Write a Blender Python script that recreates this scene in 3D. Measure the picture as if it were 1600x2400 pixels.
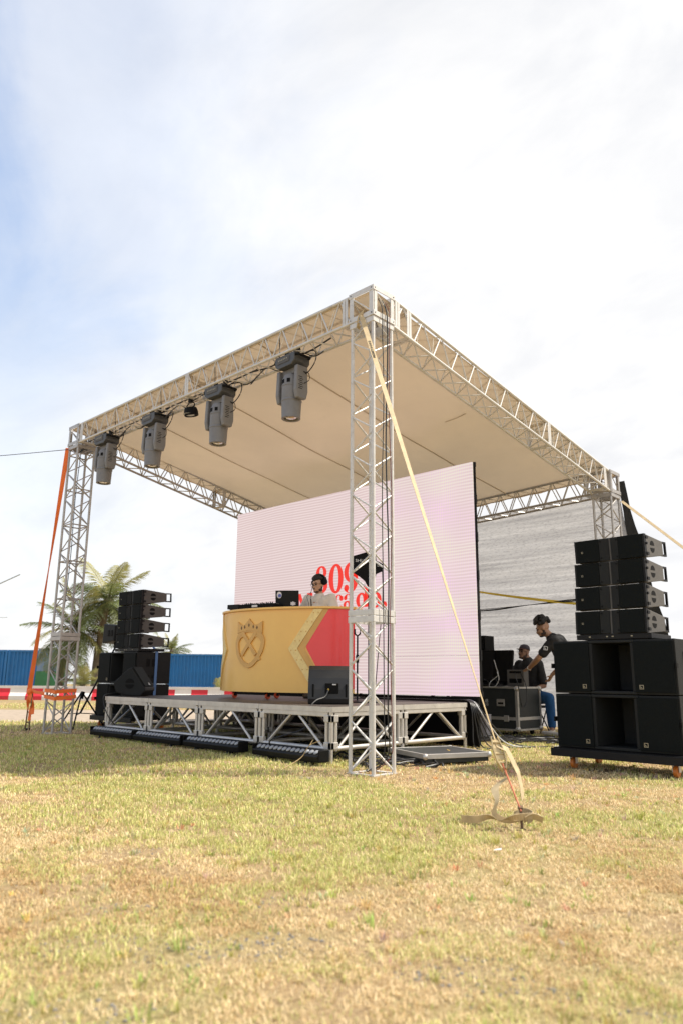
import bpy, bmesh, math, random
import numpy as np
from mathutils import Vector, Matrix, Quaternion
random.seed(7); RNG = np.random.default_rng(11)
for o in list(bpy.data.objects): bpy.data.objects.remove(o, do_unlink=True)
scene = bpy.context.scene
COL = scene.collection
R = math.radians
# ------------------------------------------------------------------ camera
CAM = Vector((4.842, -5.506, 0.92)); YAW, PITCH, ROLL = -0.7655, 0.2211, 0.0088
cd = bpy.data.cameras.new('camera'); cam = bpy.data.objects.new('camera', cd); COL.objects.link(cam)
fw = Vector((math.sin(YAW)*math.cos(PITCH), math.cos(YAW)*math.cos(PITCH), math.sin(PITCH)))
rt = Vector((math.cos(YAW), -math.sin(YAW), 0)); up = rt.cross(fw)
r2 = rt*math.cos(ROLL)+up*math.sin(ROLL); u2 = -rt*math.sin(ROLL)+up*math.cos(ROLL)
mw = Matrix((( r2.x,u2.x,-fw.x,CAM.x),(r2.y,u2.y,-fw.y,CAM.y),(r2.z,u2.z,-fw.z,CAM.z),(0,0,0,1)))
cam.matrix_world = mw
cd.sensor_fit = 'VERTICAL'; cd.sensor_height = 36; cd.sensor_width = 24; cd.lens = 25.78
cd.clip_start = 0.05; cd.clip_end = 6000
cd.dof.use_dof = True; cd.dof.focus_distance = 8.6; cd.dof.aperture_fstop = 1.9
scene.camera = cam
# ------------------------------------------------------------------ sun and sky
SUN = Vector((0.45, 0.48, 1.0)).normalized()
sd = bpy.data.lights.new('sun', 'SUN'); sd.energy = 4.2; sd.angle = R(2.0); sd.color = (1, .93, .82)
so = bpy.data.objects.new('sun', sd); COL.objects.link(so)
so.rotation_euler = SUN.to_track_quat('Z', 'Y').to_euler(); so.location = (0, 0, 30)
w = bpy.data.worlds.new('World'); scene.world = w; w.use_nodes = True
nt = w.node_tree; nt.nodes.clear()
def N(nt, t, **kw):
    n = nt.nodes.new(t)
    for k, v in kw.items():
        if k in n.inputs and not hasattr(n, k): n.inputs[k].default_value = v
        else: setattr(n, k, v)
    return n
def L(nt, a, b): nt.links.new(a, b)
def math_node(nt, op, a, b=None, clamp=False):
    n = nt.nodes.new('ShaderNodeMath'); n.operation = op; n.use_clamp = clamp
    for i, v in enumerate((a, b)):
        if v is None: continue
        if isinstance(v, (int, float)): n.inputs[i].default_value = v
        else: nt.links.new(v, n.inputs[i])
    return n.outputs[0]
def mixc(nt, fac, a, b, mode='MIX'):
    n = nt.nodes.new('ShaderNodeMix'); n.data_type = 'RGBA'; n.blend_type = mode
    for s, v in ((n.inputs[0], fac), (n.inputs[6], a), (n.inputs[7], b)):
        if isinstance(v, (int, float)): s.default_value = v
        elif isinstance(v, (tuple, list)): s.default_value = (*v[:3], 1)
        else: nt.links.new(v, s)
    return n.outputs[2]
def ramp(nt, fac, stops, interp='LINEAR'):
    n = nt.nodes.new('ShaderNodeValToRGB'); n.color_ramp.interpolation = interp
    e = n.color_ramp.elements
    while len(e) < len(stops): e.new(0.5)
    for el, (p, c) in zip(e, stops):
        el.position = p; el.color = (c, c, c, 1) if isinstance(c, (int, float)) else (*c[:3], 1)
    nt.links.new(fac, n.inputs[0]); return n.outputs[0]
sky = nt.nodes.new('ShaderNodeTexSky'); sky.sky_type = 'NISHITA'; sky.sun_disc = False
sky.sun_elevation = math.asin(SUN.z); sky.sun_rotation = math.atan2(SUN.x, SUN.y)
sky.air_density = 1.2; sky.dust_density = .6; sky.ozone_density = 2.0
tc = nt.nodes.new('ShaderNodeTexCoord')
nrm = nt.nodes.new('ShaderNodeVectorMath'); nrm.operation = 'NORMALIZE'; L(nt, tc.outputs['Generated'], nrm.inputs[0])
sep = nt.nodes.new('ShaderNodeSeparateXYZ'); L(nt, nrm.outputs[0], sep.inputs[0])
zz = math_node(nt, 'MAXIMUM', sep.outputs[2], 0.0)
den = math_node(nt, 'ADD', zz, 0.35)
cx_ = math_node(nt, 'DIVIDE', sep.outputs[0], den); cy_ = math_node(nt, 'DIVIDE', sep.outputs[1], den)
cmb = nt.nodes.new('ShaderNodeCombineXYZ'); L(nt, cx_, cmb.inputs[0]); L(nt, cy_, cmb.inputs[1])
def noise(nt, vec, scale, detail=6, rough=.55, dist=0.0):
    n = nt.nodes.new('ShaderNodeTexNoise'); n.inputs['Scale'].default_value = scale
    n.inputs['Detail'].default_value = detail; n.inputs['Roughness'].default_value = rough
    n.inputs['Distortion'].default_value = dist
    if vec is not None: nt.links.new(vec, n.inputs['Vector'])
    return n.outputs['Fac']
mapn = nt.nodes.new('ShaderNodeMapping'); L(nt, cmb.outputs[0], mapn.inputs[0])
mapn.inputs['Location'].default_value = (3.1, 1.7, 0); mapn.inputs['Rotation'].default_value = (0, 0, R(25)); mapn.inputs['Scale'].default_value = (1.0, 1.5, 1)
n1 = noise(nt, mapn.outputs[0], 1.3, 7, .56, .5)
n2 = noise(nt, mapn.outputs[0], 4.2, 8, .6, .3)
nsum = math_node(nt, 'ADD', math_node(nt, 'MULTIPLY', n1, .72), math_node(nt, 'MULTIPLY', n2, .28))
dt = nt.nodes.new('ShaderNodeVectorMath'); dt.operation = 'DOT_PRODUCT'; L(nt, nrm.outputs[0], dt.inputs[0]); dt.inputs[1].default_value = Vector((SUN.x, SUN.y, 0)).normalized()   # a veil of cloud on the sunny half of the sky
cover = math_node(nt, 'ADD', math_node(nt, 'MULTIPLY', nsum, 1.0), math_node(nt, 'SUBTRACT', math_node(nt, 'MULTIPLY', dt.outputs['Value'], 1.35), -.06))
cov = ramp(nt, cover, [(-.0, .12), (.30, .64), (.66, 1.0)], 'EASE')
hz = ramp(nt, zz, [(0.0, .97), (.26, .72), (.58, 0.0)], 'EASE')
inv = math_node(nt, 'MULTIPLY', math_node(nt, 'SUBTRACT', 1.0, cov), math_node(nt, 'SUBTRACT', 1.0, hz))
cov2 = math_node(nt, 'SUBTRACT', 1.0, inv)
skyc = nt.nodes.new('ShaderNodeVectorMath'); skyc.operation = 'SCALE'; L(nt, sky.outputs[0], skyc.inputs[0]); skyc.inputs['Scale'].default_value = 1.65
ctex = ramp(nt, noise(nt, mapn.outputs[0], 2.6, 8, .6, .4), [(.28, (5.9, 6.0, 6.25)), (.50, (6.9, 6.9, 6.95)), (.70, (7.7, 7.65, 7.6))])
final = mixc(nt, cov2, skyc.outputs[0], ctex)
bg = nt.nodes.new('ShaderNodeBackground'); L(nt, final, bg.inputs[0]); bg.inputs[1].default_value = 0.09
wo = nt.nodes.new('ShaderNodeOutputWorld'); L(nt, bg.outputs[0], wo.inputs[0])
vs = scene.view_settings; vs.view_transform = 'Standard'; vs.look = 'None'; vs.exposure = 0.70; vs.gamma = 1.0
scene.render.engine = 'CYCLES'
# ------------------------------------------------------------------ materials
MATS = {}
def M(name, col, rough=.5, metal=0.0, var=.12, scale=5.0, bump=0.0, bscale=60.0, spec=.5, dirt=None, dirt_amt=.5, trans=0.0, rvar=.12):
    if name in MATS: return MATS[name]
    m = bpy.data.materials.new(name); m.use_nodes = True; t = m.node_tree; b = t.nodes['Principled BSDF']
    g = t.nodes.new('ShaderNodeNewGeometry')
    f = noise(t, g.outputs['Position'], scale, 6, .6)
    lo = tuple(max(0, c*(1-var)) for c in col); hi = tuple(min(1, c*(1+var)) for c in col)
    c = mixc(t, ramp(t, f, [(.3, 0.0), (.7, 1.0)]), lo, hi)
    if dirt:
        f2 = noise(t, g.outputs['Position'], scale*2.3, 8, .7, .6)
        c = mixc(t, ramp(t, f2, [(.55, 0.0), (.74, dirt_amt)]), c, dirt)
    L(t, c, b.inputs['Base Color'])
    f3 = noise(t, g.outputs['Position'], scale*3, 4, .6)
    L(t, math_node(t, 'ADD', rough-rvar*.5, math_node(t, 'MULTIPLY', f3, rvar), True), b.inputs['Roughness'])
    b.inputs['Metallic'].default_value = metal; b.inputs['Specular IOR Level'].default_value = spec
    if bump:
        bn = t.nodes.new('ShaderNodeBump'); bn.inputs['Strength'].default_value = bump; bn.inputs['Distance'].default_value = .004
        L(t, noise(t, g.outputs['Position'], bscale, 5, .6), bn.inputs['Height']); L(t, bn.outputs[0], b.inputs['Normal'])
    if trans:
        tr = t.nodes.new('ShaderNodeBsdfTranslucent'); L(t, c, tr.inputs[0])
        mx = t.nodes.new('ShaderNodeMixShader'); mx.inputs[0].default_value = trans
        L(t, b.outputs[0], mx.inputs[1]); L(t, tr.outputs[0], mx.inputs[2])
        L(t, mx.outputs[0], t.nodes['Material Output'].inputs[0])
    MATS[name] = m; return m
WHITE_TRUSS = M('worn_white_paint', (.62, .605, .58), .5, .15, .1, 9, .15, 80, dirt=(.33, .25, .17), dirt_amt=.6)
GREY_TRUSS = M('dull_aluminium_truss', (.44, .42, .40), .45, .55, .12, 9, .1, 80, dirt=(.24, .2, .17), dirt_amt=.5)
ALU = M('stage_aluminium', (.60, .57, .53), .42, .6, .1, 7, .1, 90, dirt=(.33, .29, .25), dirt_amt=.45)
DECK = M('dark_ply_deck', (.07, .057, .05), .55, 0, .25, 3.5, .25, 40, dirt=(.15, .125, .11), dirt_amt=.5, spec=.25)
MEMB = M('beige_roof_membrane', (.63, .52, .385), .6, 0, .06, .8, .25, 4, trans=.14, dirt=(.52, .42, .30), dirt_amt=.25)
SEAM = M('roof_seam_tape', (.48, .39, .28), .6)
SPK = M('speaker_dark_paint', (.010, .011, .011), .55, 0, .15, 8, .3, 260, spec=.2)
SPKG = M('speaker_grey_paint', (.092, .086, .080), .65, 0, .12, 6, .35, 260)
SPKM = M('speaker_mid_paint', (.014, .015, .015), .62, 0, .12, 6, .35, 260, spec=.22)
BLACK = M('matt_black', (.005, .005, .005), .65, 0, .2, 9, spec=.15)
BLKM = M('black_metal', (.008, .008, .009), .5, 0, .2, 9, spec=.22)
RUB = M('black_rubber_cable', (.012, .012, .013), .45, 0, .2, 9)
MHG = M('fixture_grey', (.185, .18, .18), .48, 0, .1, 7, .2, 200)
MHD = M('fixture_dark', (.07, .072, .076), .5, 0, .12, 7, .2, 200)
def grille_mat():
    m = bpy.data.materials.new('perforated_grille'); m.use_nodes = True; t = m.node_tree; b = t.nodes['Principled BSDF']
    g = t.nodes.new('ShaderNodeNewGeometry'); v = t.nodes.new('ShaderNodeTexVoronoi'); v.inputs['Scale'].default_value = 170
    L(t, g.outputs['Position'], v.inputs['Vector'])
    L(t, ramp(t, v.outputs['Distance'], [(.2, (.001, .0015, .0015)), (.5, (.006, .008, .008))]), b.inputs['Base Color'])
    b.inputs['Roughness'].default_value = .7; b.inputs['Specular IOR Level'].default_value = .12; return m
GRILLE = grille_mat()
def glossy(name, col, rough, coat=0.0):
    m = M(name, col, rough, 0, .05, 3, 0); b = m.node_tree.nodes['Principled BSDF']; b.inputs['Coat Weight'].default_value = coat*.5; b.inputs['Coat Roughness'].default_value = .12; return m
GOLD = glossy('booth_gold_paint', (.99, .575, .155), .34, .2)
GOLD2 = M('booth_gold_trim', (.72, .41, .12), .42, .05, .08, 6, .2, 90)
GOLDB = M('ornate_gold_band', (.93, .68, .28), .4, .1, .12, 18, .35, 45, dirt=(.5, .3, .1), dirt_amt=.45)
REDP = glossy('booth_red_gloss', (1.0, .06, .06), .2, .5)
def emis(name, col, s):
    m = bpy.data.materials.new(name); m.use_nodes = True; b = m.node_tree.nodes['Principled BSDF']
    b.inputs['Base Color'].default_value = (.02, .02, .02, 1); b.inputs['Emission Color'].default_value = (*col, 1); b.inputs['Emission Strength'].default_value = s
    b.inputs['Roughness'].default_value = .6; return m
# ------------------------------------------------------------------ mesh builder
class MB:
    def __init__(s): s.v = []; s.f = []
    def add(s, vs, fs):
        n = len(s.v); s.v += [tuple(v) for v in vs]; s.f += [tuple(i+n for i in f) for f in fs]; return s
    def box(s, c, d, rot=None):
        c = Vector(c); out = []
        for x in (-.5, .5):
            for y in (-.5, .5):
                for z in (-.5, .5):
                    q = Vector((x*d[0], y*d[1], z*d[2]))
                    if rot is not None: q = rot @ q
                    out.append(c+q)
        return s.add(out, [(0,1,3,2),(4,6,7,5),(0,4,5,1),(2,3,7,6),(0,2,6,4),(1,5,7,3)])
    def cyl(s, p0, p1, r0, r1=None, seg=12, caps=True):
        p0 = Vector(p0); p1 = Vector(p1); r1 = r0 if r1 is None else r1
        q = (p1-p0).to_track_quat('Z', 'Y'); vs = []
        for p, r in ((p0, r0), (p1, r1)):
            for i in range(seg):
                a = 2*math.pi*i/seg; vs.append(p+q @ Vector((r*math.cos(a), r*math.sin(a), 0)))
        fs = [(i, (i+1) % seg, seg+(i+1) % seg, seg+i) for i in range(seg)]
        if caps: fs += [tuple(range(seg-1, -1, -1)), tuple(range(seg, 2*seg))]
        return s.add(vs, fs)
    def tube(s, pts, r, seg=6, r1=None):
        pts = [Vector(p) for p in pts]; n = len(pts); vs = []
        for k, p in enumerate(pts):
            d = (pts[min(k+1, n-1)]-pts[max(k-1, 0)]).normalized()
            a = Vector((0, 0, 1)) if abs(d.z) < .95 else Vector((1, 0, 0))
            x = d.cross(a).normalized(); y = x.cross(d); rr = r if r1 is None else r+(r1-r)*k/(n-1)
            for i in range(seg):
                t = 2*math.pi*i/seg; vs.append(p+x*(rr*math.cos(t))+y*(rr*math.sin(t)))
        fs = [(k*seg+i, k*seg+(i+1) % seg, (k+1)*seg+(i+1) % seg, (k+1)*seg+i) for k in range(n-1) for i in range(seg)]
        fs += [tuple(range(seg-1, -1, -1)), tuple(range((n-1)*seg, n*seg))]
        return s.add(vs, fs)
    def lathe(s, prof, c=(0, 0, 0), seg=24, rot=None):
        c = Vector(c); vs = []
        for r, z in prof:
            for i in range(seg):
                a = 2*math.pi*i/seg; q = Vector((r*math.cos(a), r*math.sin(a), z))
                vs.append(c+(rot @ q if rot is not None else q))
        n = len(prof)
        fs = [(k*seg+i, k*seg+(i+1) % seg, (k+1)*seg+(i+1) % seg, (k+1)*seg+i) for k in range(n-1) for i in range(seg)]
        fs += [tuple(range(seg-1, -1, -1)), tuple(range((n-1)*seg, n*seg))]
        return s.add(vs, fs)
    def prism(s, poly, o, ax, ay, ext):
        o = Vector(o); ax = Vector(ax); ay = Vector(ay); ext = Vector(ext); n = len(poly)
        vs = [o+ax*a+ay*b for a, b in poly]+[o+ax*a+ay*b+ext for a, b in poly]
        return s.add(vs, [tuple(range(n-1, -1, -1)), tuple(range(n, 2*n))]+[(i, (i+1) % n, n+(i+1) % n, n+i) for i in range(n)])
    def ell(s, c, r, seg=16, rings=10, rot=None):
        c = Vector(c); vs = []
        for j in range(1, rings):
            t = math.pi*j/rings
            for i in range(seg):
                a = 2*math.pi*i/seg; q = Vector((r[0]*math.sin(t)*math.cos(a), r[1]*math.sin(t)*math.sin(a), r[2]*math.cos(t)))
                vs.append(c+(rot @ q if rot is not None else q))
        t0 = Vector((0, 0, r[2])); t0 = rot @ t0 if rot is not None else t0
        vs += [c+t0, c-t0]; a, b = len(vs)-2, len(vs)-1
        fs = [(j*seg+i, (j+1)*seg+i, (j+1)*seg+(i+1) % seg, j*seg+(i+1) % seg) for j in range(rings-2) for i in range(seg)]
        fs += [(a, i, (i+1) % seg) for i in range(seg)]+[(b, (rings-2)*seg+(i+1) % seg, (rings-2)*seg+i) for i in range(seg)]
        return s.add(vs, fs)
    def ribbon(s, pts, wv, th=.003):
        """flat strap: wv = list of width vectors"""
        pts = [Vector(p) for p in pts]; n = len(pts); vs = []
        for k, p in enumerate(pts):
            d = (pts[min(k+1, n-1)]-pts[max(k-1, 0)]).normalized(); wd = Vector(wv[k] if isinstance(wv, list) else wv)
            nn = d.cross(wd); nn = nn.normalized()*th*.5 if nn.length > 1e-9 else Vector((0, 0, th*.5))
            vs += [p-wd*.5-nn, p+wd*.5-nn, p+wd*.5+nn, p-wd*.5+nn]
        fs = [(k*4+i, k*4+(i+1) % 4, k*4+4+(i+1) % 4, k*4+4+i) for k in range(n-1) for i in range(4)]
        fs += [(3, 2, 1, 0), (n*4-4, n*4-3, n*4-2, n*4-1)]
        return s.add(vs, fs)
    def mesh(s, name):
        m = bpy.data.meshes.new(name); m.from_pydata(s.v, [], s.f); m.update(); return m
    def build(s, name, mat, parent=None, smooth=False, bevel=0.0, off=None):
        if off is not None:
            o = Vector(off); s.v = [tuple(Vector(v)-o) for v in s.v]
        m = s.mesh(name); bm = bmesh.new(); bm.from_mesh(m); bmesh.ops.recalc_face_normals(bm, faces=bm.faces); bm.to_mesh(m); bm.free()
        return link(name, m, mat, parent, smooth, bevel)
def link(name, m, mat, parent=None, smooth=False, bevel=0.0):
    if mat is not None and not m.materials: m.materials.append(mat)
    o = bpy.data.objects.new(name, m); COL.objects.link(o); o.parent = parent
    if smooth:
        m.shade_smooth()
        if smooth != 'full':
            try: m.set_sharp_from_angle(angle=R(40))
            except Exception: pass
    if bevel:
        b = o.modifiers.new('bevel', 'BEVEL'); b.width = bevel; b.segments = 2; b.limit_method = 'ANGLE'; b.angle_limit = R(40)
    return o
def thing(name, label, cat, loc=(0, 0, 0), rz=0.0, group=None):
    o = bpy.data.objects.new(name, None); COL.objects.link(o); o.empty_display_size = .1
    o.location = loc; o.rotation_euler = (0, 0, rz); return tag(o, label, cat, group)
def tag(o, label, cat, group=None):
    o['label'] = label; o['category'] = cat
    if group: o['group'] = group
    return o
def copy_tree(o, parent=None):
    c = o.copy(); COL.objects.link(c); c.parent = parent
    for ch in list(o.children): copy_tree(ch, c)
    return c
def kind(o, k): o['kind'] = k; return o
BARS = {}
def bar(name, p0, p1, r, mat, parent, seg=8):
    key = (seg, mat.name)
    if key not in BARS:
        m = MB().cyl((0, 0, 0), (0, 0, 1), 1, 1, seg).mesh('bar'); m.materials.append(mat); m.shade_smooth(); m.set_sharp_from_angle(angle=R(50)); BARS[key] = m
    o = bpy.data.objects.new(name, BARS[key]); COL.objects.link(o); o.parent = parent
    p0 = Vector(p0); d = Vector(p1)-p0
    o.location = p0; o.rotation_mode = 'QUATERNION'; o.rotation_quaternion = d.to_track_quat('Z', 'Y'); o.scale = (r, r, d.length); return o
def text_mesh(txt, size, depth=.001):
    c = bpy.data.curves.new('lettering', 'FONT'); c.body = txt; c.size = size; c.extrude = depth; c.align_x = 'CENTER'; c.align_y = 'CENTER'
    o = bpy.data.objects.new('lettering', c); COL.objects.link(o); dg = bpy.context.evaluated_depsgraph_get()
    m = bpy.data.meshes.new_from_object(o.evaluated_get(dg)); bpy.data.objects.remove(o, do_unlink=True); return m
def put_text(txt, size, mat, parent, origin, ax, ay, name='lettering', sx=1.0):
    m = text_mesh(txt, size); ax = Vector(ax).normalized(); ay = Vector(ay).normalized(); az = ax.cross(ay)
    o = link(name, m, mat, parent)
    o.matrix_local = Matrix.Translation(origin) @ Matrix(((ax.x*sx, ay.x, az.x, 0), (ax.y*sx, ay.y, az.y, 0), (ax.z*sx, ay.z, az.z, 0), (0, 0, 0, 1))); return o
def lerp(a, b, t): return Vector(a)*(1-t)+Vector(b)*t
def spline(pts, n=8):
    P = [Vector(p) for p in pts]; out = []
    for i in range(len(P)-1):
        a, b, c, d = P[max(i-1, 0)], P[i], P[i+1], P[min(i+2, len(P)-1)]
        for k in range(n):
            t = k/n; out.append(.5*((2*b)+(c-a)*t+(2*a-5*b+4*c-d)*t*t+(3*b-a-3*c+d)*t**3))
    out.append(P[-1]); return out
# ================================================================== GROUND
def fbm(x, y, sc, seed, oct=4):
    rs = np.random.default_rng(seed); g = rs.random((256, 256)); out = 0; amp = .5; tot = 0
    for o_ in range(oct):
        u = x*sc; v = y*sc; iu = np.floor(u).astype(int); iv = np.floor(v).astype(int); fu = u-iu; fv = v-iv
        fu = fu*fu*(3-2*fu); fv = fv*fv*(3-2*fv)
        a = g[iu % 256, iv % 256]; b = g[(iu+1) % 256, iv % 256]; c = g[iu % 256, (iv+1) % 256]; d = g[(iu+1) % 256, (iv+1) % 256]
        out = out+amp*((a*(1-fu)+b*fu)*(1-fv)+(c*(1-fu)+d*fu)*fv); tot += amp; amp *= .5; sc *= 2.1
    return out/tot
FH = Vector((math.sin(YAW), math.cos(YAW), 0)); RH = Vector((math.cos(YAW), -math.sin(YAW), 0))
def at(d, l, z=0.0):
    """a place d metres ahead of and l metres to the right of the photographer"""
    p = CAM+FH*d+RH*l; return Vector((p.x, p.y, z))
def ground_mat():
    m = bpy.data.materials.new('dry_turf_soil'); m.use_nodes = True; t = m.node_tree; b = t.nodes['Principled BSDF']
    g = t.nodes.new('ShaderNodeNewGeometry'); P = g.outputs['Position']
    big = noise(t, P, .55, 5, .6, .3); fine = noise(t, P, 38, 6, .7); mid = noise(t, P, 5, 6, .65)
    straw = mixc(t, ramp(t, fine, [(.3, 0.0), (.7, 1.0)]), (.16, .11, .06), (.44, .32, .18))
    green = mixc(t, ramp(t, fine, [(.3, 0.0), (.7, 1.0)]), (.15, .14, .05), (.36, .34, .13))
    c = mixc(t, ramp(t, math_node(t, 'ADD', math_node(t, 'MULTIPLY', big, .7), math_node(t, 'MULTIPLY', mid, .3)), [(.46, 0.0), (.62, .75)]), straw, green)
    c = mixc(t, ramp(t, noise(t, P, 3.1, 7, .7), [(.62, 0.0), (.72, .6)]), c, (.13, .10, .075))
    L(t, c, b.inputs['Base Color']); b.inputs['Roughness'].default_value = .95; b.inputs['Specular IOR Level'].default_value = .1
    bn = t.nodes.new('ShaderNodeBump'); bn.inputs['Strength'].default_value = .8; bn.inputs['Distance'].default_value = .02
    L(t, math_node(t, 'ADD', math_node(t, 'MULTIPLY', fine, .5), mid), bn.inputs['Height']); L(t, bn.outputs[0], b.inputs['Normal'])
    return m
g = MB(); a = [at(-40, -160), at(-40, 160), at(75, 160), at(75, -160)]
g.add(a, [(0, 1, 2, 3)]); kind(g.build('ground', ground_mat()), 'structure')
WATER = M('pale_sea_water', (.30, .36, .40), .08, 0, .05, .05, .3, 1.5)
g = MB(); g.add([at(74, -2600, -.35), at(74, 2600, -.35), at(4500, 2600, -.35), at(4500, -2600, -.35)], [(0, 1, 2, 3)])
kind(g.build('water', WATER), 'structure')
PATHM = M('grey_brown_gravel_path', (.34, .27, .20), .9, 0, .2, 6, .6, 60, dirt=(.2, .16, .13), dirt_amt=.5)
g = MB(); n = 60
ys = [(15.4+.5*math.sin(i*.7)+.25*math.sin(i*2.3), 20.3+.4*math.sin(i*.9+2)) for i in range(n+1)]
vs = []
for i in range(n+1):
    l = -60+100*i/n; vs += [at(ys[i][0], l, .004), at(ys[i][1], l, .004)]
g.add(vs, [(2*i, 2*i+2, 2*i+3, 2*i+1) for i in range(n)]); kind(g.build('path', PATHM), 'structure')
# ---- grass blades: one uncountable mass
PATCHES = [(1.96, -3.79), (2.37, -3.29), (2.7, -3.59), (2.61, -3.85), (3.28, -3.44), (3.34, -3.28), (3.88, -3.21), (2.72, -4.37), (1.13, -3.21), (3.55, -3.35), (2.27, -4.03)]
def patch(x, y):
    b = .30+.28*fbm(x, y, 1.1, 9, 4)
    for k, (px, py) in enumerate(PATCHES):
        dx = (x-px)*RH.x+(y-py)*RH.y; dy = (x-px)*FH.x+(y-py)*FH.y
        b = b+.34*np.exp(-((dx/(.16+.03*(k % 4)))**2+(dy/(.10+.02*(k % 3)))**2))*(.5+fbm(x, y, 7, 21, 3))
    return b
def blades(zones):
    V = []; F = []; C = []; base = 0
    for (d0, d1, dens, h0, h1, wd, lay) in zones:
        hw = .56; area = (d1*d1-d0*d0)*hw+ .8*(d1-d0); n = int(area*dens)
        d = np.sqrt(RNG.random(n)*(d1*d1-d0*d0)+d0*d0); l = (RNG.random(n)*2-1)*(hw*d+.4)
        x = CAM.x+FH.x*d+RH.x*l; y = CAM.y+FH.y*d+RH.y*l
        gn = fbm(x, y, .55, 3, 4)*.62+fbm(x, y, 2.2, 5, 4)*.38
        bare = patch(x, y)
        near = np.clip((7.0-d)/4.0, 0, 1)
        green = np.clip((gn-.47-.07*near+.09*np.exp(-((d-6.0)/1.7)**2)+np.clip((d-6)/10, 0, .10))/.16, 0, .9)
        keep = RNG.random(n) < np.clip(1.0-np.clip((bare-.54)/.14, 0, .72)*near, 0.2, 1)
        gap = fbm(x, y, 7.5, 51, 3); keep &= RNG.random(n) < np.clip(1.25-np.clip((gap-.46)/.12, 0, 1)*1.0, .25, 1)
        keep &= ~((d > 15.2) & (d < 20.6))
        x, y, d, green = x[keep], y[keep], d[keep], green[keep]; n = len(x)
        flat = RNG.random(n) < lay*(1-.6*green)
        h = h0+(h1-h0)*RNG.random(n)**1.5; h = h*(.6+.5*green)*(.45+1.1*fbm(x, y, 9.0, 31, 3))
        tall = RNG.random(n) < .006; h[tall] *= 2.2
        az = RNG.random(n)*2*np.pi; lean = np.where(flat, 1.25+.25*RNG.random(n), .15+.75*RNG.random(n)); h = np.where(flat, h*1.5, h)
        wv = wd*(.6+.8*RNG.random(n))
        dx, dy = np.cos(az), np.sin(az); sxv, syv = -dy, dx
        p0 = np.stack([x, y, np.zeros(n)], 1); side = np.stack([sxv*wv, syv*wv, np.zeros(n)], 1)
        l1 = lean*.6; l2 = np.minimum(lean*1.25, 1.5)
        mid = p0+np.stack([dx*np.sin(l1)*h*.55, dy*np.sin(l1)*h*.55, np.cos(l1)*h*.55+.003], 1)
        tip = mid+np.stack([dx*np.sin(l2)*h*.5, dy*np.sin(l2)*h*.5, np.cos(l2)*h*.5], 1)
        vv = np.stack([p0-side, p0+side, mid+side*.8, mid-side*.8, tip], 1).reshape(-1, 3)
        i0 = base+5*np.arange(n)
        F.append((np.stack([i0, i0+1, i0+2, i0+3], 1), np.stack([i0+3, i0+2, i0+4], 1)))
        straw = np.array([.90, .75, .47]); straw2 = np.array([.60, .43, .22]); gr = np.array([.37, .41, .10]); gr2 = np.array([.80, .76, .34])
        k = RNG.random((n, 1)); s = straw*k+straw2*(1-k); k2 = RNG.random((n, 1)); q = gr*k2+gr2*(1-k2)
        isg = (RNG.random(n) < green*.8+.04)[:, None]
        br = np.clip((fbm(x, y, 1.7, 41, 4)-.52)/.12, 0, 1)[:, None]*np.clip((6.5-d)/3, 0, 1)[:, None]; s = s*(1-br*np.array([.19, .27, .36]))
        c = np.where(isg, q, s)*(.75+.45*RNG.random((n, 1)))
        C.append(np.repeat(c, 5, 0)); V.append(vv); base += 5*n
    V = np.concatenate(V); C = np.concatenate(C); q = np.concatenate([f[0] for f in F]); t = np.concatenate([f[1] for f in F])
    m = bpy.data.meshes.new('grass'); m.vertices.add(len(V)); m.vertices.foreach_set('co', V.astype(np.float32).ravel())
    loops = np.concatenate([q.ravel(), t.ravel()]); m.loops.add(len(loops)); m.loops.foreach_set('vertex_index', loops.astype(np.int32))
    st = np.concatenate([np.arange(len(q))*4, len(q)*4+np.arange(len(t))*3]); m.polygons.add(len(st)); m.polygons.foreach_set('loop_start', st.astype(np.int32))
    m.update(calc_edges=True)
    at_ = m.color_attributes.new('tint', 'FLOAT_COLOR', 'POINT'); at_.data.foreach_set('color', np.concatenate([C, np.ones((len(C), 1))], 1).astype(np.float32).ravel())
    mat = bpy.data.materials.new('grass_blades'); mat.use_nodes = True; nt_ = mat.node_tree; b = nt_.nodes['Principled BSDF']
    a_ = nt_.nodes.new('ShaderNodeVertexColor'); a_.layer_name = 'tint'; L(nt_, a_.outputs[0], b.inputs['Base Color']); b.inputs['Roughness'].default_value = .7; b.inputs['Specular IOR Level'].default_value = .25
    tr = nt_.nodes.new('ShaderNodeBsdfTranslucent'); L(nt_, a_.outputs[0], tr.inputs[0]); mx = nt_.nodes.new('ShaderNodeMixShader'); mx.inputs[0].default_value = .3
    L(nt_, b.outputs[0], mx.inputs[1]); L(nt_, tr.outputs[0], mx.inputs[2]); L(nt_, mx.outputs[0], nt_.nodes['Material Output'].inputs[0])
    o = link('grass', m, mat); kind(o, 'stuff'); o['label'] = 'short patchy turf, straw dry in front and greener by the stage'; o['category'] = 'grass'
blades([(1.6, 3.0, 26000, .010, .032, .0014, .75), (3.0, 4.6, 16500, .010, .034, .0017, .7), (4.6, 7.0, 8200, .012, .036, .0024, .55), (7.0, 12.0, 2600, .014, .04, .0038, .4), (12, 24, 560, .02, .05, .008, .2)])
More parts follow.
